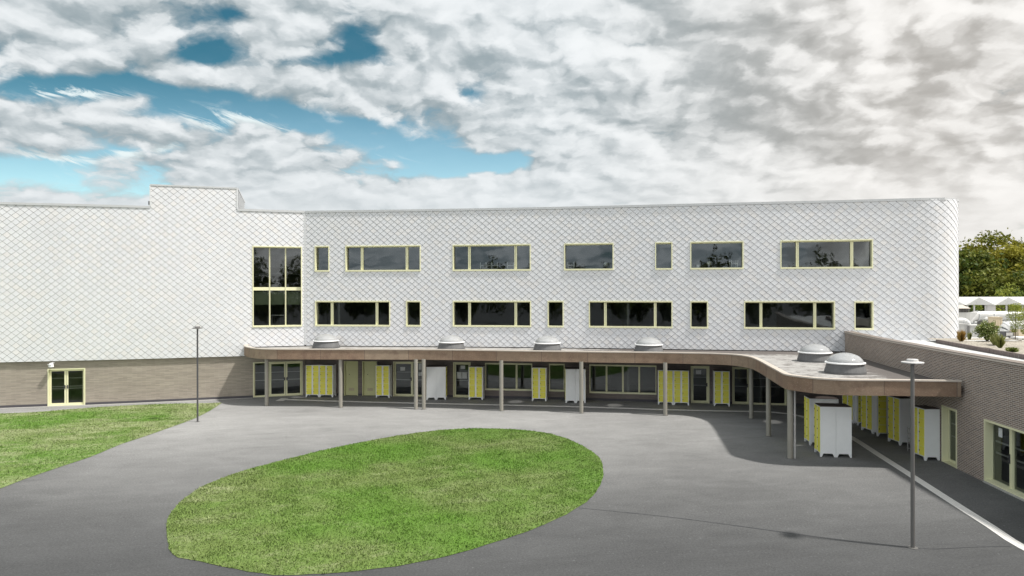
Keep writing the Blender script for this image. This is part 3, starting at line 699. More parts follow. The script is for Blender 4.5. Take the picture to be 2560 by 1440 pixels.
# ---- ground floor of the school
BO = -0.13            # brick stands back from the cladding
DZ = 2.13
def door_leaf(mb, cv, a, b, z0, z1, rec, st=0.085, bot=0.10):
    cbox(mb, cv, a, a + st, z0, z1, rec - 0.05, rec + 0.015); cbox(mb, cv, b - st, b, z0, z1, rec - 0.05, rec + 0.015)
    cbox(mb, cv, a + st, b - st, z1 - st, z1, rec - 0.05, rec + 0.015); cbox(mb, cv, a + st, b - st, z0, z0 + bot, rec - 0.05, rec + 0.015)
def glazed_door(cv, a, b, leaves, parent, rec=-0.24, name='glazed_door', fixed=(), handle=True, label=None, notices=(), z1=DZ, bars=(0.98, 1.45), ofr=None):
    """outer frame > door leaves (> glass, rail, handle) and fixed panes"""
    ofr = BO + 0.02 if ofr is None else ofr
    mb = MB(); f = 0.06
    cbox(mb, cv, a, a + f, 0.0, z1, rec - 0.06, ofr); cbox(mb, cv, b - f, b, 0.0, z1, rec - 0.06, ofr); cbox(mb, cv, a + f, b - f, z1 - f, z1, rec - 0.06, ofr)
    cbox(mb, cv, a + f, b - f, 0.004, 0.03, rec - 0.06, ofr - 0.01)
    for (fa, fb) in fixed:
        cbox(mb, cv, fa, fa + 0.05, 0.03, z1 - f, rec - 0.05, rec + 0.03); cbox(mb, cv, fb - 0.05, fb, 0.03, z1 - f, rec - 0.05, rec + 0.03)
        cbox(mb, cv, fa + 0.05, fb - 0.05, 0.03, 0.09, rec - 0.05, rec + 0.03)
    o = mb.build(name, M['frame'], parent)
    if label: o['label'] = label
    gb = MB()
    for (fa, fb) in fixed:
        gb.face([cv.F(fa, 0.03, rec - 0.02), cv.F(fb, 0.03, rec - 0.02), cv.F(fb, z1 - f, rec - 0.02), cv.F(fa, z1 - f, rec - 0.02)])
        for zb in bars:
            rb = MB(); cbox(rb, cv, fa + 0.05, fb - 0.05, zb, zb + 0.035, rec - 0.10, rec - 0.07); rb.build('rail', M['lamp_plate'], o)
    if fixed: gb.build('glass', M['glass'], o)
    for k, (la, lb) in enumerate(leaves):
        lm = MB(); door_leaf(lm, cv, la + 0.01, lb - 0.01, 0.035, z1 - f - 0.01, rec); lf = lm.build('door_leaf', M['frame'], o)
        g2 = MB(); g2.face([cv.F(la + 0.08, 0.1, rec - 0.02), cv.F(lb - 0.08, 0.1, rec - 0.02), cv.F(lb - 0.08, z1 - f - 0.08, rec - 0.02), cv.F(la + 0.08, z1 - f - 0.08, rec - 0.02)])
        for zb in bars: cbox(g2, cv, la + 0.095, lb - 0.095, zb, zb + 0.035, rec - 0.10, rec - 0.07, 1)
        g2.build('glass', [M['glass'], M['lamp_plate']], o)
        if handle:
            hm = MB(); hx = lb - 0.07 if k % 2 == 0 else la + 0.07
            cbox(hm, cv, hx - 0.03, hx + 0.03, 0.95, 1.15, rec + 0.016, rec + 0.03); cbox(hm, cv, hx - 0.09, hx + 0.02, 1.04, 1.065, rec + 0.05, rec + 0.07); cbox(hm, cv, hx - 0.01, hx + 0.01, 1.045, 1.06, rec + 0.03, rec + 0.05)
            hm.build('handle', M['pole_dark'], o)
    for (na, nb, nz0, nz1) in notices:
        nm = MB(); p = [cv.F(na, nz0, rec + 0.006), cv.F(nb, nz0, rec + 0.006), cv.F(nb, nz1, rec + 0.006), cv.F(na, nz1, rec + 0.006)]
        nm.face(p, 0, [(0, 0), (nb - na, 0), (nb - na, nz1 - nz0), (0, nz1 - nz0)])
        q = [cv.F(na, nz0, rec + 0.002), cv.F(nb, nz0, rec + 0.002), cv.F(nb, nz1, rec + 0.002), cv.F(na, nz1, rec + 0.002)][::-1]
        nm.face(q); nm.build('notice', M['paper'], o)
    return o
def zat(cv, px, py):
    """height of the point of the wall seen at a photo pixel"""
    p = cv.at(cv.upx(px), BO); return HC + ((HY - py) - (px - 1280) * ROLL) / F * p.y
bh_l = []; bh_m = []
# left lone door
a, b = CL.upx(116), CL.upx(211); bh_l.append((a, b, -0.1, 2.10)); mid = CL.upx(161.5)
glazed_door(CL, a, b, [(a + 0.06, mid), (mid, b - 0.06)], school, label='pale yellow-green double door standing alone in the brick wall', z1=2.10, bars=(0.93, 1.05, 1.52))
# entrance screen at the inner corner
a, b = CL.upx(632), CL.upx(756.5); bh_l.append((a, b, -0.1, DZ)); m1, m2, m3 = CL.upx(673.5), CL.upx(714), CL.upx(756.5)
glazed_door(CL, a, b, [(m1, m2), (m2, m3 - 0.06)], school, fixed=[(a + 0.06, m1)], label='double glass entrance door with a fixed pane to its left')
def solid_door(px0, px1, label):
    a, b = CM.upx(px0), CM.upx(px1); bh_m.append((a, b, -0.1, DZ)); mb = MB(); rec = -0.22
    cbox(mb, CM, a, a + 0.06, 0, DZ, rec - 0.06, BO + 0.02); cbox(mb, CM, b - 0.06, b, 0, DZ, rec - 0.06, BO + 0.02); cbox(mb, CM, a + 0.06, b - 0.06, DZ - 0.06, DZ, rec - 0.06, BO + 0.02)
    o = mb.build('solid_door', M['door_green'], school); o['label'] = label
    mb = MB(); cbox(mb, CM, a + 0.065, b - 0.065, 0.02, DZ - 0.065, rec - 0.04, rec); mb.build('door_leaf', M['door_green'], o)
    mb = MB(); gx = (a + b) / 2
    for k in range(6): cbox(mb, CM, gx - 0.17, gx + 0.17, 0.30 + k * 0.03, 0.318 + k * 0.03, rec + 0.001, rec + 0.018)
    mb.build('vent_grille', M['tan'], o)
    mb = MB(); cbox(mb, CM, a + 0.30, a + 0.33, 1.28, 1.32, rec + 0.001, rec + 0.04); mb.build('lock', M['pole_dark'], o)
solid_door(857.8, 893, 'plain olive green door beside the first wide lockers'); solid_door(903.7, 941, 'plain olive green door half behind a locker')
# glazed door with side light
def zrange(y0, y1, px): return (zat(CM, px, y1), zat(CM, px, y0))
a, b, c = CM.upx(981), CM.upx(1028.5), CM.upx(1059.5); bh_m.append((a, c, -0.1, DZ))
n0 = CM.upx(998), CM.upx(1010); s0 = CM.upx(1044), CM.upx(1051); s1 = CM.upx(1043.5), CM.upx(1054)
glazed_door(CM, a, c, [(a + 0.06, b)], school, fixed=[(b, c - 0.06)], label='glass door with a narrow side light full of notices',
            notices=[(*n0, *zrange(918, 927.5, 1004)), (*s0, *zrange(909, 924.5, 1048)), (*s1, *zrange(931.5, 940, 1049))])
a, b = CM.upx(1131.3), CM.upx(1175.3); bh_m.append((a, b, -0.1, DZ))
glazed_door(CM, a, b, [(a + 0.06, b - 0.06)], school, label='glass door with three paper notices',
            notices=[(CM.upx(1149), CM.upx(1160.5), *zrange(914.5, 923, 1155)), (CM.upx(1140.5), CM.upx(1151.7), *zrange(930.5, 947, 1146)), (CM.upx(1153), CM.upx(1165), *zrange(930.5, 947, 1158))])
a, b = CM.upx(1726.6), CM.upx(1773.6); bh_m.append((a, b, -0.1, DZ))
glazed_door(CM, a, b, [(a + 0.06, b - 0.06)], school, label='glass door with a round sign between yellow lockers', notices=[(CM.upx(1740), CM.upx(1753.3), *zrange(926, 936, 1746))])
# black ring printed on that sign
# big dark screen at the right
a, b = CM.upx(1830.5), CM.upx(1968.3); bh_m.append((a, b, -0.1, DZ)); m1, m2 = CM.upx(1873), CM.upx(1921)
glazed_door(CM, a, b, [(a + 0.06, m1)], school, fixed=[(m1, m2), (m2, b - 0.06)], label='wide dark glass screen under the bend of the canopy')
for (p0, p1, mu, zz) in ((1211.4, 1329.6, [1252, 1290], 0.47), (1371.6, 1410.6, [], 0.47), (1472.8, 1640.8, [1515.5, 1556.5, 1597.5], 0.42)):
    a, b = CM.upx(p0), CM.upx(p1); bh_m.append((a, b, zz, DZ - 0.02))
    window(CM, a, b, zz, DZ - 0.02, [CM.upx(m) for m in mu], school, recess=0.24, out=BO + 0.03, mw=0.10)
mb = MB()
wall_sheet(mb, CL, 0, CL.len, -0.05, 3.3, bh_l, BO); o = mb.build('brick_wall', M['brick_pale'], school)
mb = MB(); wall_sheet(mb, CM, 0, CM.upx(2200), -0.05, 3.3, bh_m, BO); mb.build('brick_wall', M['brick_dark'], school)['label'] = 'dark ground-floor brick wall under the canopy'
# reveals of the openings
for cv, hs in ((CL, bh_l), (CM, bh_m)):
    for (a, b, z0, z1) in hs:
        zb_ = max(z0, 0); mb = MB()
        mb.face([cv.F(a, zb_, BO - 0.2), cv.F(a, zb_, BO), cv.F(a, z1, BO), cv.F(a, z1, BO - 0.2)]); mb.face([cv.F(b, zb_, BO), cv.F(b, zb_, BO - 0.2), cv.F(b, z1, BO - 0.2), cv.F(b, z1, BO)])
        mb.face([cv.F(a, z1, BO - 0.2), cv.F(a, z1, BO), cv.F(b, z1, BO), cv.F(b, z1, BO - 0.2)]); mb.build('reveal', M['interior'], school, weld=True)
# dark plinth, interrupted at doors
mb = MB()
def plinth(cv, ua, ub, hs, h=0.13):
    cuts = sorted([(a, b) for a, b, z0, z1 in hs if z0 < 0]); cur = ua
    for a, b in cuts + [(ub, ub)]:
        if a > cur + 0.01:
            mb = MB(); cbox(mb, cv, cur, min(a, ub), 0.0, h, BO - 0.02, BO + 0.018); mb.build('plinth', M['plinth'], school)
        cur = max(cur, b)
plinth(CL, 0, CL.len - 0.15, bh_l); plinth(CM, 0.05, CM.upx(2090), bh_m)
# floors, ceilings, inner walls and roof
mb = MB()
spine = [Vector((p.x, p.y)) for p in CL.P] + [Vector((p.x, p.y)) for p in CM.P[1:-1] if p.x < 24.0]
DEP = 7.5
for z, t, mi in ((0.02, 0.0, 1), (3.3, 0.5, 0), (7.0, 0.5, 0)):
    for p, q in zip(spine[:-1], spine[1:]):
        i0, i1 = 0.16, DEP
        if z < 1: mb.face([(p.x, p.y + 0.4, z), (q.x, q.y + 0.4, z), (q.x, q.y + i1, z), (p.x, p.y + i1, z)], 1)
        else:
            mb.face([(p.x, p.y + i0 + 0.15, z), (p.x, p.y + i1, z), (q.x, q.y + i1, z), (q.x, q.y + i0 + 0.15, z)], 0)
            mb.face([(p.x, p.y + i0 + 0.15, z + t), (q.x, q.y + i0 + 0.15, z + t), (q.x, q.y + i1, z + t), (p.x, p.y + i1, z + t)], 1)
for p, q in zip(spine[:-1], spine[1:]):
    mb.face([(p.x, p.y + DEP, 0), (p.x, p.y + DEP, 11.2), (q.x, q.y + DEP, 11.2), (q.x, q.y + DEP, 0)], 0)
for px in (700, 842, 1092, 1350, 1570, 1700, 1905):        # classroom partitions
    cv = CL if px < 763 else CM; p = cv.at(cv.upx(px), -0.4)
    if px > 763: mb.box(p.x - 0.06, p.x + 0.06, p.y, p.y + DEP - 0.5, 0.02, 11.2)
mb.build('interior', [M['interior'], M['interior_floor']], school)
mb = MB()
for p, q in zip(spine[:-1], spine[1:]):
    mb.face([(p.x, p.y, 11.24), (q.x, q.y, 11.24), (q.x, q.y + 11, 11.24), (p.x, p.y + 11, 11.24)])
    mb.face([(q.x, q.y + 11, 0), (p.x, p.y + 11, 0), (p.x, p.y + 11, 11.24), (q.x, q.y + 11, 11.24)])
mb.face([(-40, 34.9, 0), (-40, 46, 0), (-40, 46, 11.24), (-40, 34.9, 11.24)][::-1])
mb.build('roof', M['membrane'], school)
mb = MB(); cbox(mb, CL, CL.upx(634), CL.upx(752), 5.62, 6.42, -0.62, -0.56); mb.build('blind_band', M['interior_green'], school)
# small wall fittings
mb = MB(); p = CL.at(CL.upx(131), 0.10)
mb.box(p.x - 0.10, p.x + 0.10, p.y - 0.22, p.y + 0.02, 2.36, 2.40); mb.tube([(p.x, p.y + 0.24, 2.44), (p.x, p.y - 0.02, 2.44)], 0.03)
mb.lathe([(0.06, 2.46), (0.10, 2.40), (0.14, 2.24), (0.13, 2.235), (0.0, 2.27)], 14, p.x, p.y - 0.06); mb.build('wall_light', M['rim'], school)['label'] = 'small white cone light above the lone door'
mb = MB(); cbox(mb, CM, CM.upx(941.5), CM.upx(945.5), 1.98, 2.10, BO, BO + 0.14); mb.build('alarm_box', M['pole_dark'], school)

# ---- things seen behind the upper windows
def globe(px, zc, r, label, matk, cv=CM, o=-0.52, antenna=False):
    p = cv.at(cv.upx(px), o); g = empty('globe', (p.x, p.y, zc - r - 0.10), label, 'globe')
    mb = MB(); mb.lathe([(r * math.sin(math.pi * k / 12), zc - r * math.cos(math.pi * k / 12)) for k in range(13)], 20, p.x, p.y); mb.build('ball', M[matk], g)
    mb = MB(); mb.lathe([(0.0, zc - r - 0.10), (0.09, zc - r - 0.10), (0.09, zc - r - 0.08), (0.015, zc - r - 0.07), (0.015, zc - r + 0.01)], 14, p.x, p.y); mb.build('stand', M['pole_mid'], g)
globe(1774.5, 8.02, 0.135, 'cream globe on the sill of an upper window', 'globe'); globe(1513, 8.02, 0.13, 'white globe with a dark meridian behind an upper window', 'rim')
def shelf(px0, px1, cv=CM, z=7.78):
    mb = MB(); cbox(mb, cv, cv.upx(px0), cv.upx(px1), z - 0.04, z, -0.95, -0.30); mb.build('window_shelf', M['interior'], school)
shelf(1415, 1530); shelf(1732, 1852); shelf(1140, 1320)
def stacked_chair(px, label, ref=[None]):
    p = CM.at(CM.upx(px), -0.62)
    if ref[0] is None:
        g = empty('upturned_chair', (p.x, p.y, 7.78), label, 'chair', 'white chairs put up on desks behind the upper windows')
        mb = MB(); mb.box(-0.19, 0.19, -0.18, 0.18, 0.0, 0.02); mb.build('seat', M['chair'], g, local=True)
        for sx in (-0.17, 0.17):
            for sy in (-0.15, 0.15):
                mb = MB(); mb.tube([(sx, sy, 0.02), (sx * 1.1, sy * 1.15, 0.40)], 0.021, 6); mb.build('leg', M['chair'], g, local=True)
        mb = MB(); mb.tube([(-0.17, -0.15, 0.2), (0.17, -0.15, 0.2)], 0.018, 6); mb.build('stretcher', M['chair'], g, local=True)
        ref[0] = g
    else:
        g = copy_tree(ref[0]); g.location = (p.x, p.y, 7.78); g['label'] = label
stacked_chair(1204, 'leftmost upturned white chair in the third upper window'); stacked_chair(1218, 'upturned white chair second from left in the third upper window')
stacked_chair(1232, 'upturned white chair third from left in the third upper window'); stacked_chair(1273, 'upturned white chair by the right mullion of the third upper window'); stacked_chair(1425, 'upturned white chair at the left end of the undivided wide window')
stacked_chair(1838, 'upturned white chair right of the cream globe')
p = CM.at(CM.upx(1747), -0.55); mb = MB(); mb.box(p.x - 0.07, p.x - 0.005, p.y - 0.05, p.y + 0.05, 7.78, 7.95); mb.box(p.x + 0.005, p.x + 0.06, p.y - 0.05, p.y + 0.05, 7.78, 7.94)
tag(mb.build('paper_box', M['rim']), 'small white box standing left of the cream globe', 'box')
p = CL.at(CL.upx(693), -1.4); tb = empty('round_table', (p.x, p.y, 3.8), 'small white round table behind the stair window', 'table')
mb = MB(); mb.lathe([(0, 4.93), (0.40, 4.93), (0.40, 4.96), (0, 4.96)], 24, p.x, p.y); mb.build('tabletop', M['chair'], tb)
for sx, sy in ((-0.25, -0.2), (0.25, -0.2), (0.25, 0.2), (-0.25, 0.2)):
    mb = MB(); mb.tube([(p.x + sx, p.y + sy, 4.93), (p.x + sx * 1.2, p.y + sy * 1.2, 3.8)], 0.016, 6); mb.build('leg', M['pole_mid'], tb)

# ------------------------------------------------------------------ canopy
ZT, ZB, ZR, ZS = 3.26, 2.68, 3.035, 3.10
edge_px = [(618.5, 866.9), (628, 868.9), (639, 870.4), (678, 872.0), (795, 872.4), (940, 872.6), (1100, 873.4), (1270, 875.8), (1440, 878.0), (1560, 879.4), (1659, 880.4), (1768, 882.4),
           (1815, 884.0), (1845, 886.3), (1864, 889.0), (1880, 892.5), (1899, 900.5), (1921, 912.5), (1942, 923.8), (1960.5, 933.6), (1976, 937.0), (1996, 939.6), (2042, 944.6), (2101, 947.8), (2165, 948.8), (2230, 949.2), (2315, 950.2), (2403, 951.4)]
E = [pix(x, y, ZT) for x, y in edge_px]
pw = CL.at(CL.upx(614), 0.03)
CE = Curve([(pw.x + 0.02, pw.y), (pw.x + 0.25, pw.y - 0.9), (E[0].x, E[0].y)] + [(p.x, p.y) for p in E[1:]], step=0.25)
# plan of the brown brick wing's courtyard face
def wpt(px, py, h): q = pix(px, py, HC - h); return (q.x, q.y)
wing_pts = [wpt(2112, 826.6, 2.27), wpt(2145, 835.2, 2.29), wpt(2177.8, 842.7, 2.31), wpt(2222, 852.6, 2.33), wpt(2265, 861.6, 2.35), wpt(2343, 877.1, 2.36), wpt(2411, 889.2, 2.36), wpt(2489, 902.8, 2.36), wpt(2560, 915, 2.36)]
wing_pts += [(15.55, 19.0), (15.3, 14.5), (15.05, 9.0), (14.9, 4.0)]
CW = Curve(wing_pts)
canopy = empty('canopy', (2.0, 38.0, 0), 'curved entrance canopy with rust-brown fascia on round beige columns', 'canopy')
uW = None
for i in range(len(CW.P)):
    if CW.P[i].y < CE.P[-1].y: uW = i; break
front = [Vector((p.x, p.y, 0)) for p in CE.P]
inset = [Vector((*(CE.at(u, -0.10)), 0)) for u in CE.L]
back = [Vector((p.x - 0.02, p.y, 0)) for p in reversed(CW.P[:uW])]
back += [Vector((*CM.at(u, BO + 0.004), 0)) for u in np.arange(CM.upx(2105), 0.3, -0.6)] + [Vector((*CL.at(u, BO + 0.004), 0)) for u in np.arange(CL.len - 0.15, CL.upx(620), -0.6)]
outline = inset + back
SKY = []      # skylight centres
for (px, Yc) in ((815, 42.15), (1128, 40.9), (1368, 40.1), (1621.5, 38.8), (2037, 33.8), (2112.5, 29.0)):
    SKY.append(Vector(((px - 1280) / F * Yc, Yc, 0)))
SR = 0.66
holes = [[c + Vector((SR * math.cos(a), SR * math.sin(a), 0)) for a in [2 * math.pi * k / 24 for k in range(24)]] for c in SKY]
allp = [p for lp in [outline] + holes for p in lp]
tri = tessellate_polygon([outline] + holes)
mb = MB()
for t in tri:
    q = [allp[k] for k in t]; ar = (q[1] - q[0]).cross(q[2] - q[0]).z
    if abs(ar) < 1e-9: continue
    if ar < 0: q = q[::-1]
    mb.face([(p.x, p.y, ZR) for p in q]); mb.face([(p.x, p.y, ZB + 0.06) for p in q[::-1]], 1)
for h in holes:
    for k in range(24):
        p, q = h[k], h[(k + 1) % 24]; mb.face([(p.x, p.y, ZB + 0.06), (q.x, q.y, ZB + 0.06), (q.x, q.y, ZR), (p.x, p.y, ZR)], 2)
mb.build('roof', [M['canopy_roof'], M['soffit'], M['clad_trim']], canopy)
mb = MB()
us = CE.L
for a, b in zip(us[:-1], us[1:]):
    def q(u, o_): p = CE.at(u, o_); return (p.x, p.y)
    for (o0, o1, rev) in ((0.0, 0.0, False), (-0.14, -0.14, True)):
        p, r_ = q(a, o0), q(b, o0); fc = [(*p, ZB), (*r_, ZB), (*r_, ZT - 0.05), (*p, ZT - 0.05)]; uv = [(a, ZB), (b, ZB), (b, ZT), (a, ZT)]
        mb.face(fc if not rev else fc[::-1], 0, uv if not rev else uv[::-1])
    p, r_, p2, r2 = q(a, 0), q(b, 0), q(a, -0.14), q(b, -0.14); mb.face([(*p, ZB), (*p2, ZB), (*r2, ZB), (*r_, ZB)], 0)
p, p2 = CE.at(CE.len, 0), CE.at(CE.len, -0.14); mb.face([(p.x, p.y, ZB), (p2.x, p2.y, ZB), (p2.x, p2.y, ZT - 0.05), (p.x, p.y, ZT - 0.05)])
mb.build('fascia', M['fascia'], canopy, weld=True)
mb = MB(); cbox_ = [mb.hexa([(*CE.at(a, 0.035), ZT - 0.05), (*CE.at(b, 0.035), ZT - 0.05), (*CE.at(b, -0.2), ZT - 0.05), (*CE.at(a, -0.2), ZT - 0.05),
                             (*CE.at(a, 0.035), ZT), (*CE.at(b, 0.035), ZT), (*CE.at(b, -0.2), ZT), (*CE.at(a, -0.2), ZT)]) for a, b in zip(us[:-1], us[1:])]
mb.build('edge_trim', M['coping_warm'], canopy)
mb = MB(); cbox(mb, CL, CL.upx(621), CL.len - 0.15, 2.95, 3.125, BO + 0.006, BO + 0.05); mb.build('gap_shade_band', M['black'], school)  # added black band gives the gap under the cladding its shade
mb = MB(); cbox(mb, CM, 0.1, CM.upx(2108), 2.95, 3.125, BO + 0.006, BO + 0.05); mb.build('gap_shade_band', M['black'], school)
cols = [(666, 1015.3), (851, 1019.6), (1039.6, 1024), (1059, 1024), (1253.4, 1028), (1453.6, 1033.9), (1663.6, 1039.4), (1879, 1046.9), (1922.4, 1091.3), (1976.7, 1147.0)]
for (x, y) in cols:
    p = pix(x, y - 0.5, 0); mb = MB(); r = 0.105
    mb.lathe([(r, 0.0), (r, ZB + 0.05)], 20, p.x, p.y + 0.05)
    c_ = mb.build('column', M['column'], canopy)
    mb = MB(); mb.lathe([(r + 0.04, 0.0), (r + 0.04, 0.012), (r + 0.002, 0.014)], 20, p.x, p.y + 0.05); mb.build('base_plate', M['pole_mid'], c_)
p = pix(1987, 1145.8, 0); mb = MB(); mb.lathe([(0.038, 0.0), (0.038, ZB + 0.05)], 12, p.x, p.y); mb.lathe([(0.05, 1.3), (0.05, 1.34)], 12, p.x, p.y); mb.build('downpipe', M['lamp_plate'], canopy)
# skylights
sk0 = None
for c in SKY:
    if sk0 is None:
        mb = MB(); mb.lathe([(0.80, ZS - 0.065), (0.80, ZS + 0.03), (0.70, ZS + 0.35), (SR, ZS + 0.36), (SR, ZS - 0.08)], 40); sk0 = mb.build('skylight', M['rubber'], canopy, local=True)
        mb = MB(); mb.lathe([(0.70, ZS + 0.345), (0.775, ZS + 0.345), (0.785, ZS + 0.365), (0.775, ZS + 0.395), (0.70, ZS + 0.405), (0.66, ZS + 0.40)], 40); mb.build('rim', M['rim'], sk0, local=True)
        pr = [(0.70 * math.cos(R(a)), ZS + 0.40 + 0.38 * math.sin(R(a)) ** 1.15) for a in range(0, 91, 6)]; pr[-1] = (0.0, pr[-1][1])
        mb = MB(); mb.lathe(pr, 40); mb.build('dome', M['dome'], sk0, local=True)
        s_ = sk0
    else: s_ = copy_tree(sk0, canopy)
    s_.location = (c.x - canopy.location.x, c.y - canopy.location.y, 0)
    # labels distinguish look-alike parts only where useful

# ------------------------------------------------------------------ brown brick wing
wing = empty('brick_wing', (17, 24, 0), 'low brown brick wing with a planted gravel roof at the right', 'building')
ZW = 4.15
def uY(y):
    for i in range(len(CW.P) - 1):
        if CW.P[i].y >= y >= CW.P[i + 1].y: return CW.L[i] + (CW.L[i + 1] - CW.L[i]) * (CW.P[i].y - y) / (CW.P[i].y - CW.P[i + 1].y)
d0, d1 = uY(26.45), uY(25.35); g0, g1 = uY(23.6), uY(13.6)
wh = [(d0, d1, -0.1, 2.13), (g0, g1, 0.05, 2.13)]
mb = MB(); wall_sheet(mb, CW, 0, CW.len, -0.05, ZW, wh, 0.0)
for (a, b, z0, z1) in wh:
    cbox(mb, CW, a - 0.02, a, max(z0, 0), z1 + 0.02, -0.3, -0.004); cbox(mb, CW, b, b + 0.02, max(z0, 0), z1 + 0.02, -0.3, -0.004)
mb.build('brick_wall', M['brick_brown'], wing)
mb = MB(); cbox(mb, CW, 0, CW.len, ZW, ZW + 0.065, -0.40, 0.04, 0)
mb.build('coping', M['coping_brown'], wing)
mb = MB(); cbox(mb, CW, 0, CW.len, ZW - 0.02, ZW + 0.035, 0.041, 0.058, 0); mb.build('coping_trim', M['coping_warm'], wing)
mb = MB(); wall_sheet(mb, CW, 0, CW.len, 3.7, ZW, [], -0.38); mb.build('parapet_back', M['membrane'], wing)
glazed_door(CW, d0, d1, [(d0 + 0.06, d1 - 0.06)], wing, rec=-0.20, ofr=0.02, label='narrow glass door next to the last locker', handle=True)
def wing_glazing():
    a, b = g0, g1; rec = -0.22; mb = MB(); f = 0.07
    cbox(mb, CW, a, a + f, 0.05, 2.13, rec - 0.06, 0.02); cbox(mb, CW, b - f, b, 0.05, 2.13, rec - 0.06, 0.02); cbox(mb, CW, a + f, b - f, 2.13 - f, 2.13, rec - 0.06, 0.02)
    cbox(mb, CW, a + f, b - f, 0.05, 0.12, rec - 0.06, 0.0)
    ms = np.linspace(a + f, b - f, 10)
    for m_ in ms[1:-1]:
        cbox(mb, CW, m_ - 0.07, m_ - 0.005, 0.12, 2.06, rec - 0.05, rec + 0.05); cbox(mb, CW, m_ + 0.005, m_ + 0.07, 0.12, 2.06, rec - 0.05, rec + 0.05)
    o = mb.build('window_wall', M['frame'], wing); gb = MB()
    for p, q in zip(ms[:-1], ms[1:]): gb.face([CW.F(p, 0.1, rec - 0.02), CW.F(q, 0.1, rec - 0.02), CW.F(q, 2.07, rec - 0.02), CW.F(p, 2.07, rec - 0.02)])
    gb.build('glass', M['glass'], o)
    for z_ in (1.0, 1.38):
        rb = MB(); cbox(rb, CW, a + f, b - f, z_, z_ + 0.05, rec - 0.14, rec - 0.10); rb.build('rail', M['lamp_plate'], o)
    hb = MB(); cbox(hb, CW, ms[1] - 0.06, ms[1] - 0.02, 0.9, 1.2, rec + 0.051, rec + 0.08); hb.build('handle', M['black'], o)
    nb = MB(); p0, p1 = ms[0] + 0.34, ms[0] + 0.56; nb.face([CW.F(p0, 1.62, rec), CW.F(p1, 1.62, rec), CW.F(p1, 1.92, rec), CW.F(p0, 1.92, rec)], 0, [(0, 0), (0.22, 0), (0.22, 0.3), (0, 0.3)]); nb.build('notice', M['paper'], o)
    sb = MB(); cbox(sb, CW, a, b, 0.0, 0.05, -0.2, 0.06); sb.build('sill', M['edge'], wing)
wing_glazing()
# inside of the wing and its roof
mb = MB(); back_x = 24.6
for a, b in zip(CW.P[:-1], CW.P[1:]):
    mb.face([(a.x + 5.0, a.y, 0), (b.x + 5.0, b.y, 0), (b.x + 5.0, b.y, 3.6), (a.x + 5.0, a.y, 3.6)], 0)
    mb.face([(a.x + 0.30, a.y, 0.02), (b.x + 0.30, b.y, 0.02), (b.x + 5.0, b.y, 0.02), (a.x + 5.0, a.y, 0.02)], 1)
mb.build('interior', [M['interior'], M['interior_floor']], wing)
ZF = 3.74
mb = MB()
pl = [(p.x + 0.2, p.y) for p in CW.P]
for (ax, ay), (bx, by) in zip(pl[:-1], pl[1:]): mb.face([(ax, ay, ZF), (bx, by, ZF), (60.0, by, ZF), (60.0, ay, ZF)][::-1])
mb.face([(18.0, 38.6, ZF), (60, 38.6, ZF), (60, 60, ZF), (18, 60, ZF)])
mb.build('roof', M['membrane'], wing)
# row of standing bricks that holds the gravel
kb = [pix(2339, 857.5, ZF), pix(2380, 865.5, ZF), pix(2440, 877.0, ZF), pix(2500, 887.8, ZF), pix(2560, 898.9, ZF)]
kb = [(p.x, p.y) for p in kb] + [(19.3, 24.0), (18.9, 19.0), (18.6, 10.0)]
CK = Curve(kb); mb = MB()
for k in range(int(CK.len / 0.33)):
    a = k * 0.33; dx_ = random.uniform(-0.01, 0.01)
    mb.hexa([CK.F(a + 0.012, ZF, 0.0 + dx_), CK.F(a + 0.318, ZF, 0.0 + dx_), CK.F(a + 0.318, ZF, -0.14), CK.F(a + 0.012, ZF, -0.14), CK.F(a + 0.012, ZF + 0.185, 0.0 + dx_), CK.F(a + 0.318, ZF + 0.185, 0.0 + dx_), CK.F(a + 0.318, ZF + 0.185, -0.14), CK.F(a + 0.012, ZF + 0.185, -0.14)])
    cbox(mb, CK, a - 0.012, a + 0.012, ZF, ZF + 0.175, -0.13, -0.012, 1)
mb.build('brick_kerb', [worn('kerb_brick', (0.15, 0.118, 0.11), 0.85, 0.3, 9), M['edge']], wing)
ZG = 3.88
mb = MB(); q = [(p.x, p.y) for p in CK.P]
for (ax, ay), (bx, by) in zip(q[:-1], q[1:]):
    xs = [0.1, 1.0, 2.5, 4.5, 7.0, 11.0, 38.0]
    for s0_, s1_ in zip(xs[:-1], xs[1:]):
        hz = lambda X, Y: ZG + 0.05 * math.sin(X * 1.3 + Y * 0.9) + 0.04 * math.sin(Y * 2.1 - X * 0.4)
        mb.face([(ax + s0_, ay, hz(s0_, ay)), (ax + s1_, ay, hz(s1_, ay)), (bx + s1_, by, hz(s1_, by)), (bx + s0_, by, hz(s0_, by))][::-1], smooth=True)
ax, ay = q[0]; mb.face([(ax + 0.1, ay, ZG), (60, ay, ZG), (60, 37.4, ZG), (ax + 0.4, 37.4, ZG)])
mb.build('gravel_bed', M['gravel'], wing, weld=True)

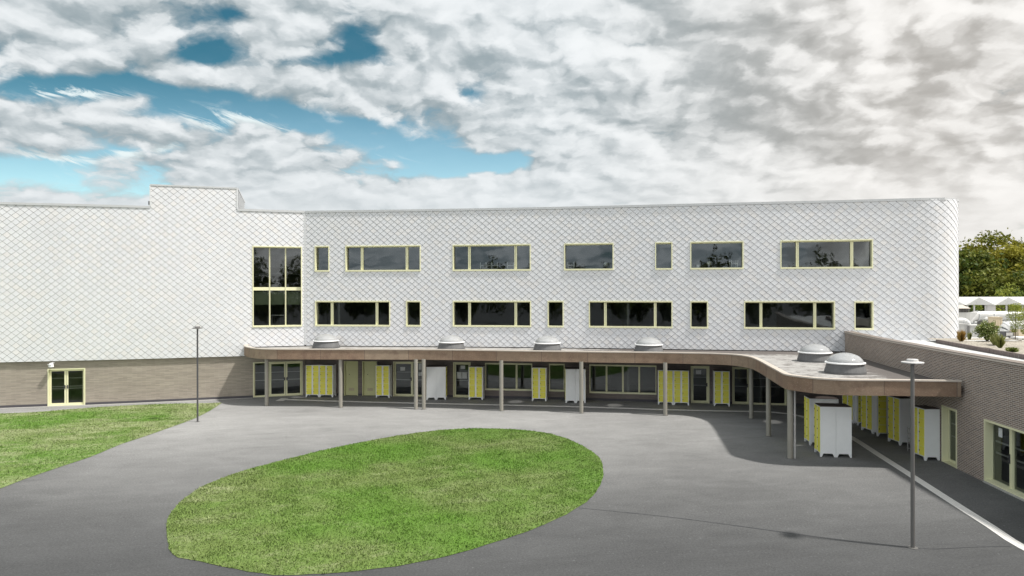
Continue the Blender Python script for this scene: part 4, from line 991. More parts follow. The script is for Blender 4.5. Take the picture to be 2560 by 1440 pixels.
# ------------------------------------------------------------------ ground
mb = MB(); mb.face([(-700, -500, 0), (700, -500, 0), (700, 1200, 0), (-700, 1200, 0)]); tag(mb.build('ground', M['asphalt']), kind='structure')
def poly_mesh(name, pts, z, m_, kind='structure'):
    V_ = [Vector((p[0], p[1], 0)) for p in pts]; mb = MB()
    for t in tessellate_polygon([V_]):
        q = [V_[k] for k in t]
        if (q[1] - q[0]).cross(q[2] - q[0]).z < 0: q = q[::-1]
        mb.face([(p.x, p.y, z) for p in q])
    return tag(mb.build(name, m_), kind=kind)
def spl(px_pts, closed=True, step=0.3):
    P = [pix(x, y, 0) for x, y in px_pts]; P = [(p.x, p.y) for p in P]
    if not closed: return Curve(P, step=step).P
    n = len(P); c = Curve([P[-1]] + P + [P[0], P[1]], step=step)
    L0 = min(range(len(c.P)), key=lambda i: (c.P[i] - Vector(P[0])).length)
    L1 = max(i for i in range(len(c.P)) if (c.P[i] - Vector(P[0])).length < 0.02)
    return c.P[L0:L1]
oval = spl([(415, 1320), (424, 1288), (447, 1258), (475, 1237), (512, 1214), (600, 1180), (700, 1153), (800, 1128), (900, 1107), (1000, 1089), (1100, 1076), (1200, 1071.5), (1300, 1075), (1380, 1086), (1440, 1107),
            (1490, 1137), (1508, 1170), (1503, 1208), (1482, 1240), (1445, 1270), (1380, 1303), (1290, 1339), (1180, 1373), (1060, 1404), (920, 1425), (780, 1437), (680, 1438), (590, 1424), (500, 1404), (445, 1394), (424, 1372)])
oval = [p + Vector((rng.normal(0, 0.012), rng.normal(0, 0.015))) for p in oval]
left_lawn = [Vector((p.x, p.y)) for p in [pix(x, y, 0) for x, y in ((555, 1007), (520, 1008.5), (440, 1009.5), (340, 1013), (250, 1018), (170, 1024), (80, 1031.5), (0, 1034.5))]]
left_lawn += [Vector((-40, 32.5)), Vector((-42, 22.0))]
cvb = spl([(-120, 1262), (0, 1222), (60, 1199), (150, 1168), (230, 1141), (300, 1112), (360, 1092), (420, 1071), (470, 1053), (500, 1040), (530, 1024), (548, 1012), (555, 1007)], closed=False)
left_lawn += cvb[:-1]
poly_mesh('lawn', oval, 0.012, M['soil_a']); poly_mesh('lawn', left_lawn, 0.012, M['soil_b'])
def inside(px, py, poly):
    res = np.zeros(len(px), bool); n = len(poly); j = n - 1
    for i in range(n):
        xi, yi = poly[i]; xj, yj = poly[j]
        c = ((yi > py) != (yj > py)) & (px < (xj - xi) * (py - yi) / (yj - yi + 1e-12) + xi); res ^= c; j = i
    return res
def blades(name, poly, n, m_, label, hmin, hmax):
    P = np.array([(p[0], p[1]) for p in poly]); lo, hi = P.min(0), P.max(0); lo = np.maximum(lo, [-30, 0])
    pts = []
    while sum(len(q) for q in pts) < n:
        c = rng.uniform(lo, hi, (n, 2)); k = inside(c[:, 0], c[:, 1], P); pts.append(c[k])
    c = np.concatenate(pts)[:n]; n = len(c)
    # clumping: taller where low-frequency waves agree
    w = 0.5 + 0.5 * np.sin(c[:, 0] * 3.1 + 2 * np.sin(c[:, 1] * 1.7)) * np.sin(c[:, 1] * 2.7 + c[:, 0])
    h = (hmin + (hmax - hmin) * rng.random(n) ** 1.6) * (0.6 + 0.7 * w)
    a = rng.uniform(0, 2 * np.pi, n); wd = rng.uniform(0.008, 0.02, n); ln = rng.normal(0, 0.6, (n, 2)) * h[:, None]
    v = np.zeros((n, 3, 3), np.float32)
    v[:, 0, 0] = c[:, 0] - np.cos(a) * wd; v[:, 0, 1] = c[:, 1] - np.sin(a) * wd; v[:, 1, 0] = c[:, 0] + np.cos(a) * wd; v[:, 1, 1] = c[:, 1] + np.sin(a) * wd
    v[:, 0, 2] = v[:, 1, 2] = 0.008; v[:, 2, 0] = c[:, 0] + ln[:, 0]; v[:, 2, 1] = c[:, 1] + ln[:, 1]; v[:, 2, 2] = 0.012 + h
    fast_mesh(name, v, 3, rng.random(n), m_, kind='stuff', label=label, cat='grass')
def fast_mesh(name, v, k, tone, m_, kind=None, label=None, cat=None, parent=None, extra=None):
    n = len(v); me = bpy.data.meshes.new(name)
    me.vertices.add(n * k); me.vertices.foreach_set('co', v.reshape(-1))
    me.loops.add(n * k); me.loops.foreach_set('vertex_index', np.arange(n * k, dtype=np.int32))
    me.polygons.add(n); me.polygons.foreach_set('loop_start', np.arange(0, n * k, k, dtype=np.int32))
    me.polygons.foreach_set('loop_total', np.full(n, k, dtype=np.int32))
    me.materials.append(m_); me.update(calc_edges=True)
    at = me.attributes.new('tone', 'FLOAT', 'FACE'); at.data.foreach_set('value', tone.astype(np.float32))
    o = bpy.data.objects.new(name, me); COL.objects.link(o)
    if parent is not None: o.parent = parent
    return tag(o, label, cat, kind=kind)
blades('grass', oval, 130000, M['grass_a'], 'short green grass of the oval lawn', 0.02, 0.065)
blades('grass', left_lawn, 80000, M['grass_b'], 'dry patchy grass beside the left wing', 0.02, 0.075)
# pale gravel edge along the left wing
mb = MB(); cbox(mb, CL, 3.0, CL.upx(630), 0.0, 0.012, 0.0, 0.13)
tag(mb.build('wall_edge_strip', M['edge']), kind='structure')
# tactile guidance strip
gp = [pix(x, y, 0) for x, y in ((716, 999), (850, 1003.2), (1020, 1007.5), (1253, 1012.4), (1454, 1017.3), (1550, 1020.4), (1659, 1024), (1780, 1027), (1877, 1028.9), (1939, 1031), (2000, 1040), (2060, 1062), (2125, 1092),
                                (2200, 1139.5), (2281, 1191), (2367, 1246.7), (2478, 1317.5), (2560, 1370))]
gp = [(p.x, p.y) for p in gp] + [(12.9, 15.0), (12.7, 11.0)]
CG = Curve(gp, step=0.5); mb = MB()
for a, b in zip(CG.L[:-1], CG.L[1:]):
    for k in range(4):       # four raised ribs
        o0 = -0.14 + k * 0.072
        mb.hexa([(*CG.at(a, o0 + 0.058), 0.002), (*CG.at(b, o0 + 0.058), 0.002), (*CG.at(b, o0), 0.002), (*CG.at(a, o0), 0.002), (*CG.at(a, o0 + 0.058), 0.012), (*CG.at(b, o0 + 0.058), 0.012), (*CG.at(b, o0), 0.012), (*CG.at(a, o0), 0.012)])
p = pix(711, 998.8, 0); mb.box(p.x - 0.35, p.x + 0.1, p.y - 0.5, p.y + 0.45, 0.0, 0.010)
tag(mb.build('guidance_strip', M['paint_white']), kind='structure')
# tarred joints of the asphalt
mb = MB()
def joint(pp, w=0.035):
    P = [pix(x, y, 0) for x, y in pp]; c = Curve([(p.x, p.y) for p in P], step=0.35)
    for a, b in zip(c.L[:-1], c.L[1:]):
        w0 = w * (0.6 + 0.8 * random.random()); mb.face([(*c.at(a, w0), 0.004), (*c.at(b, w0), 0.004), (*c.at(b, -w0), 0.004), (*c.at(a, -w0), 0.004)])
joint([(1447, 1270), (1500, 1275), (1600, 1285), (1700, 1296), (1830, 1313), (1960, 1331), (2100, 1350), (2190, 1362), (2276, 1370.5)], 0.02)
joint([(2286, 1370.5), (2330, 1372.5), (2380, 1371), (2450, 1367.5), (2530, 1366)], 0.02)
tag(mb.build('asphalt_joint', M['black']), kind='structure')

# ------------------------------------------------------------------ lockers
LWD, LDP, LHT, LEG = 0.85, 0.57, 1.95, 0.13
def make_locker():
    g = bpy.data.objects.new('locker', None); COL.objects.link(g); g.empty_display_size = 0.3
    mb = MB(); hw, hd = LWD / 2, LDP / 2
    mb.box(-hw, hw, -hd + 0.012, hd, LEG, LHT)                                   # carcass
    for x0, x1 in ((-hw, -hw + 0.045), (-0.05, 0.05), (hw - 0.045, hw)): mb.box(x0, x1, -hd, -hd + 0.0115, LEG, LHT)   # front stiles
    mb.box(-hw + 0.045, -0.05, -hd, -hd + 0.0115, LHT - 0.03, LHT); mb.box(0.05, hw - 0.045, -hd, -hd + 0.0115, LHT - 0.03, LHT)
    mb.box(-hw + 0.045, -0.05, -hd, -hd + 0.0115, LEG, LEG + 0.03); mb.box(0.05, hw - 0.045, -hd, -hd + 0.0115, LEG, LEG + 0.03)
    mb.build('body', M['white_steel'], g, local=True)
    mb = MB(); mb.box(-hw - 0.004, hw + 0.004, -hd - 0.004, hd + 0.004, LHT, LHT + 0.012); mb.build('top_panel', M['lid'], g, local=True)
    for sx in (-1, 1):
        for sy in (-1, 1):
            mb = MB(); x0, y0 = sx * hw, sy * hd; a, b = 0.11, 0.055
            top = [(x0, y0, LEG), (x0 - sx * a, y0, LEG), (x0 - sx * a, y0 - sy * a, LEG), (x0, y0 - sy * a, LEG)]
            bot = [(x0, y0, 0), (x0 - sx * b, y0, 0), (x0 - sx * b, y0 - sy * b, 0), (x0, y0 - sy * b, 0)]
            if sx * sy > 0: top, bot = top[::-1], bot[::-1]
            mb.hexa(bot + top); mb.build('leg', M['white_steel'], g, local=True)
    dh = (LHT - LEG - 0.06) / 5
    for cxx in (-1, 1):
        x0 = -hw + 0.05 if cxx < 0 else 0.055; x1 = -0.055 if cxx < 0 else hw - 0.05
        for k in range(5):
            z0 = LEG + 0.03 + k * dh + 0.006; z1 = z0 + dh - 0.012
            mb = MB(); mb.box(x0, x1, -hd - 0.012, -hd + 0.010, z0, z1)
            for j in range(2): mb.box(x1 - 0.10, x1 - 0.04, -hd - 0.016, -hd - 0.0122, z1 - 0.05 - j * 0.02, z1 - 0.042 - j * 0.02)
            d = mb.build('door', M['yellow'], g, local=True)
            lb = MB(); lb.box(x0 + 0.025, x0 + 0.05, -hd - 0.026, -hd - 0.0122, (z0 + z1) / 2 - 0.025, (z0 + z1) / 2 + 0.02); lb.build('lock', M['black'], d, local=True)
    return g
M['lid'] = worn('dusty_locker_top', (0.13, 0.105, 0.095), 0.9, 0.3, 4)
proto = make_locker(); used = [False]
LG = 'yellow and white lockers around the yard'
def place_locker(x, y, rz, label):
    o = proto if not used[0] else copy_tree(proto); used[0] = True
    o.location = (x, y, 0); o.rotation_euler = (0, 0, rz); tag(o, label, 'locker', LG); return o
def row_locker(px0, px1, ybase, n, labels):
    A = pix(px0, ybase, 0); B = pix(px1, ybase, 0); um = CM.upx((px0 + px1) / 2) if px0 > 763 else CM.upx(800)
    ang = CM.ang(um); c = (A + B) / 2; t = Vector((math.cos(ang), math.sin(ang))); nrm = Vector((-t.y, t.x))
    for k in range(n):
        o = (k - (n - 1) / 2) * (LWD + 0.012); place_locker(c.x + t.x * o + nrm.x * LDP / 2, c.y + t.y * o + nrm.y * LDP / 2, ang, labels[k])
row_locker(764, 832.4, 992.9, 2, ['left half of the yellow locker pair beside the entrance doors', 'right half of the yellow locker pair, next to the olive doors'])
row_locker(938.9, 974, 994.4, 1, ['single yellow locker between an olive door and a glass door'])
row_locker(1171.4, 1207, 999.3, 1, ['single yellow locker right of the door with three notices'])
row_locker(1329.6, 1366, 1002.6, 1, ['single yellow locker between the long window and the narrow window'])
row_locker(1644.5, 1722.6, 1012.5, 2, ['left half of the yellow locker pair, partly behind a column', 'right half of the yellow locker pair, next to the door with the round sign'])
row_locker(1784.6, 1824.6, 1015.4, 1, ['single yellow locker left of the wide dark glass screen'])
def pair(px, ybase, rot, la, lb):
    p = pix(px, ybase, 0); ex = Vector((math.cos(rot), math.sin(rot))); ey = Vector((-math.sin(rot), math.cos(rot)))
    for k, lab in ((0, la), (1, lb)):
        c = Vector((p.x, p.y)) + ex * (LDP / 2 + k * (LDP + 0.008)) + ey * (LWD / 2)
        place_locker(c.x, c.y, rot + (-math.pi / 2 if k == 0 else math.pi / 2), lab)
pair(1066, 999.7, 0.0, 'white-sided locker, left of the two back to back behind the twin columns', 'white-sided locker with yellow doors facing right, behind the twin columns')
pair(1414, 1007.5, -0.03, 'white-sided locker, left of the two back to back by the narrow window', 'white-sided locker partly behind a column, by the four-pane window')
pair(2051, 1142.0, -0.15, 'nearest white locker end panel, left of the front pair beside the downpipe', 'right locker of the nearest back to back pair in the yard')
pair(2024, 1113.4, -0.15, 'left locker of the pair behind the nearest pair, lit from a skylight', 'right locker of the pair behind the nearest pair')
def corner_locker(px, ybase, rot, label):     # near-left corner at the pixel, doors to the west
    p = pix(px, ybase, 0); ex = Vector((math.cos(rot), math.sin(rot))); ey = Vector((-math.sin(rot), math.cos(rot)))
    c = Vector((p.x, p.y)) + ex * LDP / 2 + ey * LWD / 2; place_locker(c.x, c.y, rot - math.pi / 2, label)
corner_locker(2312.6, 1151.7, 0.02, 'locker against the brown brick wall, closest to the narrow glass door')
corner_locker(2249.5, 1113.9, 0.05, 'locker against the brown brick wall, behind the grey lamp pole')
corner_locker(2181, 1084.0, 0.10, 'shaded locker against the brick wall, third back from the glass door')
corner_locker(2133, 1059.0, 0.16, 'shaded locker furthest along the brick wall')
def facing_locker(px, ybase, rot, label):
    p = pix(px, ybase, 0); ex = Vector((math.cos(rot), math.sin(rot))); ey = Vector((-math.sin(rot), math.cos(rot)))
    c = Vector((p.x, p.y)) + ex * LWD / 2 + ey * LDP / 2; place_locker(c.x, c.y, rot, label)
facing_locker(2193, 1091.0, -0.12, 'shaded yellow locker facing the yard between two wall lockers')
facing_locker(2143, 1063.5, -0.25, 'shaded yellow locker facing the yard, deepest under the canopy')
# wire rack between lockers
p = pix(2286, 1128, 0); mb = MB()
for sx in (-0.2, 0.2):
    for sy in (-0.12, 0.12): mb.tube([(p.x + sx, p.y + sy, 0), (p.x + sx, p.y + sy, 0.95)], 0.012, 6)
for k in range(5):
    z_ = 0.1 + k * 0.2; mb.tube([(p.x - 0.2, p.y - 0.12, z_), (p.x + 0.2, p.y - 0.12, z_)], 0.008, 6); mb.tube([(p.x - 0.2, p.y + 0.12, z_), (p.x + 0.2, p.y + 0.12, z_)], 0.008, 6); mb.tube([(p.x - 0.2, p.y - 0.12, z_), (p.x - 0.2, p.y + 0.12, z_)], 0.008, 6)
tag(mb.build('wire_rack', M['lamp_plate']), 'low wire rack standing between two wall lockers', 'rack')

# ------------------------------------------------------------------ lamps
def lamp(px, py, zt, label, pm, pr, dr):
    p = pix(px, py, 0); g = empty('street_lamp', (p.x, p.y, 0), label, 'street lamp')
    mb = MB(); mb.lathe([(pr, 0), (pr, zt * 0.33), (pr * 0.97, zt * 0.331), (pr * 0.93, zt - 0.06)], 20); mb.build('pole', M[pm], g, local=True)
    mb = MB(); mb.lathe([(0, zt - 0.06), (pr * 1.1, zt - 0.06), (dr * 0.97, zt - 0.035), (dr, zt - 0.02), (dr * 0.97, zt - 0.005), (dr * 0.52, zt + 0.012), (dr * 0.5, zt + 0.055), (dr * 0.46, zt + 0.065), (0, zt + 0.07)], 32); mb.build('lamp_head', M['lamp_plate' if pm == 'pole_mid' else 'pole_mid'], g, local=True)
    mb = MB(); mb.lathe([(pr, 0.0), (pr + 0.07, 0.0), (pr + 0.07, 0.012), (pr, 0.014)], 20); mb.build('base_plate', M['pole_mid'], g, local=True)
lamp(494, 1054.5, 4.66, 'dark slim lamp post at the tip of the left lawn', 'pole_dark', 0.042, 0.245)
lamp(2282, 1369.5, 4.68, 'grey lamp post standing on the asphalt joint in the right foreground', 'pole_mid', 0.050, 0.262)

# ------------------------------------------------------------------ foliage
def leaf_quads(C_, size, n_up=0.35):
    n = len(C_); d = rng.normal(size=(n, 3)); d[:, 2] += n_up * 2; d /= np.linalg.norm(d, axis=1)[:, None]
    r_ = rng.normal(size=(n, 3)); e = np.cross(d, r_); e /= np.linalg.norm(e, axis=1)[:, None]; g = np.cross(d, e)
    s_ = size * rng.uniform(0.6, 1.3, n)[:, None]
    v = np.stack([C_ - e * s_, C_ - g * s_ * 0.55, C_ + e * s_, C_ + g * s_ * 0.55], 1)
    return v.astype(np.float32)
def tree(x, y, z0, h, rad, trunk_h, m_, label, leaves=5000, size=0.22, group=None, name='tree', low=0.15, cat='tree', seed=0, clumps=90):
    r_ = np.random.default_rng(seed + 100)
    g = empty(name, (x, y, z0), label, cat, group)
    mb = MB(); rt = max(0.05, h * 0.022)
    mb.tube([(0, 0, -0.1), (0.1, 0.05, trunk_h), (0.0, 0.1, h * 0.6), (0.05, 0.0, h * 0.85)], [rt * 1.3, rt, rt * 0.6, rt * 0.2], 9)
    for k in range(9):
        a = r_.uniform(0, 6.28); z1 = trunk_h + (h * 0.7 - trunk_h) * k / 9; L = rad * r_.uniform(0.6, 0.9)
        mb.tube([(0.05, 0.05, z1), (math.cos(a) * L * 0.5, math.sin(a) * L * 0.5, z1 + L * 0.25), (math.cos(a) * L, math.sin(a) * L, z1 + L * 0.45)], [rt * 0.5, rt * 0.3, rt * 0.08], 6)
    mb.build('trunk', M['bark'], g, local=True)
    cc = []
    while len(cc) < clumps:
        p = r_.uniform(-1, 1, 3)
        q = np.linalg.norm(p)
        if 0.45 < q < 1.0: cc.append(p)
    cc = np.array(cc); cz = (h + h * low) / 2; hz = (h - h * low) / 2
    ctr = np.stack([cc[:, 0] * rad, cc[:, 1] * rad, cz + cc[:, 2] * hz], 1); cr = r_.uniform(0.55, 1.25, clumps) * rad * 0.26
    k = r_.integers(0, clumps, leaves); dd = r_.normal(size=(leaves, 3)); dd /= np.linalg.norm(dd, axis=1)[:, None]
    rr = r_.random(leaves) ** 0.45; P = ctr[k] + dd * (rr * cr[k])[:, None] * np.array([1.15, 1.15, 0.75])
    # twigs sticking out of the outline
    m2 = r_.random(leaves) < 0.05; P[m2] += dd[m2] * cr[k][m2][:, None] * 0.5
    tone = np.clip(0.25 * r_.random(leaves) + 0.75 * r_.random(clumps)[k], 0, 1)
    fast_mesh('crown', leaf_quads(P, size), 4, tone, m_, parent=g)
    return g
TG = 'trees beyond the roof at the right'
tree(47.2, 74, 0, 10.4, 4.6, 1.5, M['leaf_dark'], 'dark broad tree touching the edge of the white school at the right', 34000, 0.20, TG, seed=1, low=0.05, clumps=230)
tree(52.8, 77, 0, 12.2, 4.8, 1.5, M['leaf_warm'], 'olive tree with the rounded top in the middle of the tree line', 36000, 0.20, TG, seed=2, low=0.05, clumps=240)
tree(58.8, 77, 0, 12.1, 4.7, 1.5, M['leaf_warm'], 'olive tree at the right edge of the photo', 36000, 0.20, TG, seed=3, low=0.05, clumps=240)
tree(50.5, 68, 0, 8.2, 3.4, 1.2, M['leaf_dark'], 'low dark tree in front of the olive trees', 20000, 0.19, TG, seed=4, low=0.02)
tree(55.3, 69, 0, 8.8, 3.8, 1.2, M['leaf_dark'], 'dark tree right of centre in the tree line', 22000, 0.19, TG, seed=5, low=0.02)
tree(64.5, 80, 0, 12.0, 5.0, 1.5, M['leaf_dark'], 'dark tree just past the right edge of the tree line', 9000, 0.2, TG, seed=6, low=0.05)
tree(42.0, 80, 0, 10.5, 5.0, 1.5, M['leaf_dark'], 'dark tree mostly hidden by the white school', 7000, 0.2, TG, seed=7, low=0.05)
BG = 'bushes behind the white shelter'
tree(44.3, 62.5, 0, 7.1, 1.9, 0.8, M['leaf_bright'], 'fresh green bush beside the school wall behind the shelter', 4500, 0.10, BG, name='bush', cat='bush', seed=8, low=0.02, clumps=50)
tree(40.6, 60.5, 0, 5.6, 1.5, 0.8, M['leaf_bright'], 'small yellow-green bush seen under the shelter', 3000, 0.10, BG, name='bush', cat='bush', seed=9, low=0.02, clumps=40)
tree(49.6, 62.0, 0, 6.95, 2.6, 0.8, M['leaf_dark'], 'dark rounded bush just above the shelter roof', 6000, 0.10, BG, name='bush', cat='bush', seed=10, low=0.02, clumps=60)
tree(53.2, 62.0, 0, 7.3, 2.2, 0.8, M['leaf_warm'], 'olive rounded bush above the right end of the shelter', 5000, 0.10, BG, name='bush', cat='bush', seed=12, low=0.02, clumps=60)
# plants on the gravel roof
def at_roof(px, py, z=ZG): return pix(px, py, z)
p = at_roof(2468, 856)
g = empty('flowering_shrub', (p.x, p.y, ZG), 'round flowering shrub on the gravel roof', 'shrub')
n = 5200; dd = rng.normal(size=(n, 3)); dd /= np.linalg.norm(dd, axis=1)[:, None]; lump = 0.72 + 0.28 * np.sin(dd[:, 0] * 7 + 1) * np.sin(dd[:, 2] * 6 + dd[:, 1] * 5)
P = dd * (rng.random(n) ** 0.4 * lump)[:, None] * np.array([0.72, 0.62, 0.60]) + np.array([0, 0, 0.58]); P[:, 2] = np.maximum(P[:, 2], 0.03)
fast_mesh('leaves', leaf_quads(P, 0.035), 4, rng.random(n), M['leaf_bush'], parent=g)
mb = MB()
for k in range(9): a = k * 0.7; mb.tube([(0, 0, 0), (0.2 * math.cos(a), 0.2 * math.sin(a), 0.4), (0.45 * math.cos(a), 0.4 * math.sin(a), 0.8)], [0.02, 0.012, 0.005], 5)
mb.build('stem', M['bark'], g, local=True)
def tuft(px, py, h, w, m_, label, n=900, name='grass_tuft'):
    p = at_roof(px, py); a = rng.uniform(0, 6.28, n); sp = rng.random(n) ** 0.8 * w / 2; hh = h * rng.uniform(0.35, 1.15, n) * (1.1 - 0.5 * sp / w)
    b0 = np.stack([np.cos(a) * 0.06, np.sin(a) * 0.06, np.zeros(n)], 1) * rng.random(n)[:, None]; tip = np.stack([np.cos(a) * sp, np.sin(a) * sp, hh], 1)
    s_ = np.stack([-np.sin(a), np.cos(a), np.zeros(n)], 1) * 0.008
    midp = b0 * 0.4 + tip * 0.6; midp[:, 2] *= 1.12; midp[:, :2] *= 0.75
    v = np.stack([b0 - s_, b0 + s_, midp + s_ * 0.8, tip], 1).astype(np.float32); v += np.array([p.x, p.y, ZG - 0.02], np.float32)
    return fast_mesh(name, v, 4, rng.random(n), m_, label=label, cat='plant')
tuft(2403, 854.5, 0.58, 0.48, M['leaf_tan'], 'orange feathery grass tuft beside the rounded school wall', 420)
tuft(2500, 869, 0.58, 0.50, M['leaf_grass'], 'green upright grass tuft in front of the flowering shrub', 380)
tuft(2487, 862, 0.50, 0.50, M['leaf_grass'], 'loose green grass tuft at the foot of the flowering shrub', 350)
tuft(2530, 880.5, 0.22, 0.55, M['leaf_bush'], 'low spreading plant nearest to the brick kerb', 700, 'low_plant')
tuft(2424, 849, 0.40, 0.25, M['leaf_grass'], 'thin pale plant between the ducts and the orange grass', 250, 'low_plant')
def sapling(px, py, h, w, label, seed):
    r_ = np.random.default_rng(seed); p = at_roof(px, py); g = empty('young_tree', (p.x, p.y, ZG), label, 'tree')
    mb = MB(); mb.tube([(0, 0, 0), (0.02, 0, h * 0.5), (0, 0, h * 0.97)], [0.022, 0.016, 0.005], 6); mb.build('trunk', M['bark'], g, local=True)
    n = 2600; t = r_.random(n); a = r_.uniform(0, 6.28, n); zz = np.where(t < 0.68, 0.55 + 0.45 * r_.random(n), 0.22 + 0.32 * r_.random(n)); rr = w * np.sqrt(r_.random(n)) * np.clip(1.15 - np.abs(zz - 0.72) * 1.6, 0.25, 1)
    P = np.stack([np.cos(a) * rr, np.sin(a) * rr, zz * h], 1); P += (np.sin(P[:, ::-1] * 9) * 0.04)
    fast_mesh('crown', leaf_quads(P, 0.028), 4, r_.random(n), M['leaf_bright'], parent=g)
sapling(2538, 849, 1.85, 0.36, 'slender yellow-green young tree on the gravel roof', 5)
sapling(2566, 852, 1.60, 0.40, 'young tree cut by the right edge of the photo', 6)

# ------------------------------------------------------------------ roof plant and shelter far right
def Q(px, py, Y): return Vector(((px - 1280) / F * Y, Y, HC + (HY - (px - 1280) * ROLL - py) / F * Y))
def arc(c, r, a0, a1, ax1, ax2, n=8): return [Vector(c) + Vector(ax1) * r * math.cos(a0 + (a1 - a0) * k / n) + Vector(ax2) * r * math.sin(a0 + (a1 - a0) * k / n) for k in range(n + 1)]
# air handling unit with louvre and hood
Y0 = 47.0; A = Q(2380, 812, Y0); B = Q(2425, 781, Y0)
g = empty('air_handling_unit', ((A.x + B.x) / 2, Y0 + 1, ZF), 'grey air handling unit with a dark louvre beside the rounded wall', 'ventilation unit')
mb = MB(); mb.box(A.x, B.x, Y0, Y0 + 2.2, ZF, B.z); mb.box(A.x + 0.9, A.x + 0.93, Y0 - 0.01, Y0 - 0.001, ZF + 0.3, B.z - 0.1); mb.build('casing', M['zinc'], g)
T = Q(2424, 771, Y0); mb = MB(); mb.box(A.x, B.x - 0.05, Y0 + 0.1, Y0 + 2.0, B.z, T.z)
for k in range(12): mb.box(A.x + 0.1 + k * 0.1, A.x + 0.13 + k * 0.1, Y0 + 0.06, Y0 + 0.099, B.z + 0.03, T.z - 0.03, 1)
mb.build('louvre', [M['louvre'], M['pole_mid']], g)
T2 = Q(2424, 763, Y0); mb = MB(); mb.hexa([(A.x, Y0 - 0.1, T.z), (B.x, Y0 - 0.1, T.z), (B.x, Y0 + 2.1, T.z), (A.x, Y0 + 2.1, T.z), (A.x, Y0 + 0.5, T2.z), (B.x - 0.15, Y0 + 0.5, T2.z), (B.x - 0.15, Y0 + 1.6, T2.z), (A.x, Y0 + 1.6, T2.z)]); mb.build('hood', M['coping_warm'], g)
# cone transition and long horizontal duct
C0 = Q(2425, 794, Y0); C1 = Q(2451, 789, Y0); C2 = Q(2600, 796, Y0 + 0.5)
g = empty('horizontal_duct', (C1.x, Y0 + 1, ZF), 'long silver duct with a tapered start next to the air handling unit', 'duct')
mb = MB(); s_ = 0.34; cz = C1.z - 0.05; yy = Y0 + 0.5
sq = [(C0.x, yy - 0.45, B.z), (C0.x, yy + 0.45, B.z), (C0.x, yy + 0.45, Q(2425, 807, Y0).z), (C0.x, yy - 0.45, Q(2425, 807, Y0).z)]
rc = [(C1.x, yy + s_ * math.cos(a), cz + s_ * math.sin(a)) for a in [R(135 - 22.5 * k) for k in range(16)]]
for k in range(4):
    for j in range(4):
        i0 = (k * 4 + j) % 16; i1 = (i0 + 1) % 16; mb.face([sq[k], rc[i1], rc[i0]])
    mb.face([sq[k], sq[(k + 1) % 4], rc[(k * 4 + 4) % 16]])
mb.build('taper', M['zinc'], g)
mb = MB(); mb.tube([(C1.x, yy, cz), (C2.x, yy, cz)], s_, 20); mb.build('pipe', M['zinc'], g)
for k in range(4):
    x_ = C1.x + 0.05 + k * 1.0; mb = MB(); mb.tube([(x_, yy, cz), (x_ + 0.05, yy, cz)], s_ + 0.03, 20); mb.build('flange', M['coping'], g)
# feet
mb = MB()
for k in range(4): x_ = C1.x + 0.3 + k * 1.1; mb.box(x_, x_ + 0.06, yy - 0.3, yy + 0.3, ZF, cz - s_ + 0.02)
mb.build('support', M['pole_mid'], g)
# left elbow dropping into grey boxes
Y1 = 41.5; e = Q(2424, 812, Y1)
g = empty('duct_elbow', (e.x, Y1, ZF), 'silver elbow duct bending down beside the rounded wall', 'duct')
pts = [Vector((e.x - 2.0, Y1, e.z + 0.25))] + arc((e.x - 0.45, Y1, e.z - 0.12), 0.37, math.pi / 2, 0, (1, 0, 0), (0, 0, 1), 7) + [Vector((e.x - 0.08, Y1, ZF))]
mb = MB(); mb.tube(pts, 0.17, 16); mb.build('pipe', M['duct_white'], g)
mb = MB()
for k in range(1, 8, 2): mb.tube([pts[k], pts[k] + (pts[k + 1] - pts[k]).normalized() * 0.03], 0.185, 16)
mb.build('flange', M['coping'], g)
def unit(px0, px1, py0, Y, dep, m_, label, name='plant_box', cat='box'):
    A = Q(px0, py0, Y); B = Q(px1, py0, Y); mb = MB(); mb.box(A.x, B.x, Y, Y + dep, ZF, A.z); mb.box(A.x - 0.03, B.x + 0.03, Y - 0.03, Y + dep + 0.03, A.z, A.z + 0.04)
    for k in range(3): x_ = A.x + (B.x - A.x) * (0.2 + 0.3 * k); mb.box(x_, x_ + 0.02, Y - 0.012, Y - 0.001, ZF + 0.1, A.z - 0.08)
    return tag(mb.build(name, m_), label, cat)
unit(2385, 2419, 811, 40.2, 0.8, M['zinc'], 'grey steel box under the elbow duct by the rounded wall')
unit(2426, 2449, 815, 40.0, 0.8, M['zinc'], 'grey steel box left of the flowering shrub')
unit(2484, 2506, 794, 42.5, 0.5, M['tan'], 'beige upright box behind the flowering shrub')
unit(2547, 2600, 814, 41.0, 0.8, M['tan'], 'tan box at the right edge behind the young tree')
# big white elbow right
Y2 = 39.5; a0 = Q(2600, 808, Y2)
g = empty('duct_elbow', (Q(2505, 830, Y2).x, Y2, ZF), 'large white wrapped duct bending down to the right of the shrub', 'duct')
c = Q(2527, 833, Y2); pts = [Vector((a0.x, Y2, c.z + 0.46))] + arc((c.x, Y2, c.z), 0.46, math.pi / 2, math.pi * 0.98, (1, 0, 0), (0, 0, 1), 8) + [Vector((c.x - 0.5, Y2 - 0.05, ZF))]
mb = MB(); mb.tube(pts, 0.24, 18); mb.build('pipe', M['duct_white'], g)
mb = MB()
for k in (2, 4, 6): mb.tube([pts[k], pts[k] + (pts[k + 1] - pts[k]).normalized() * 0.03], 0.255, 18)
mb.build('flange', M['coping'], g)
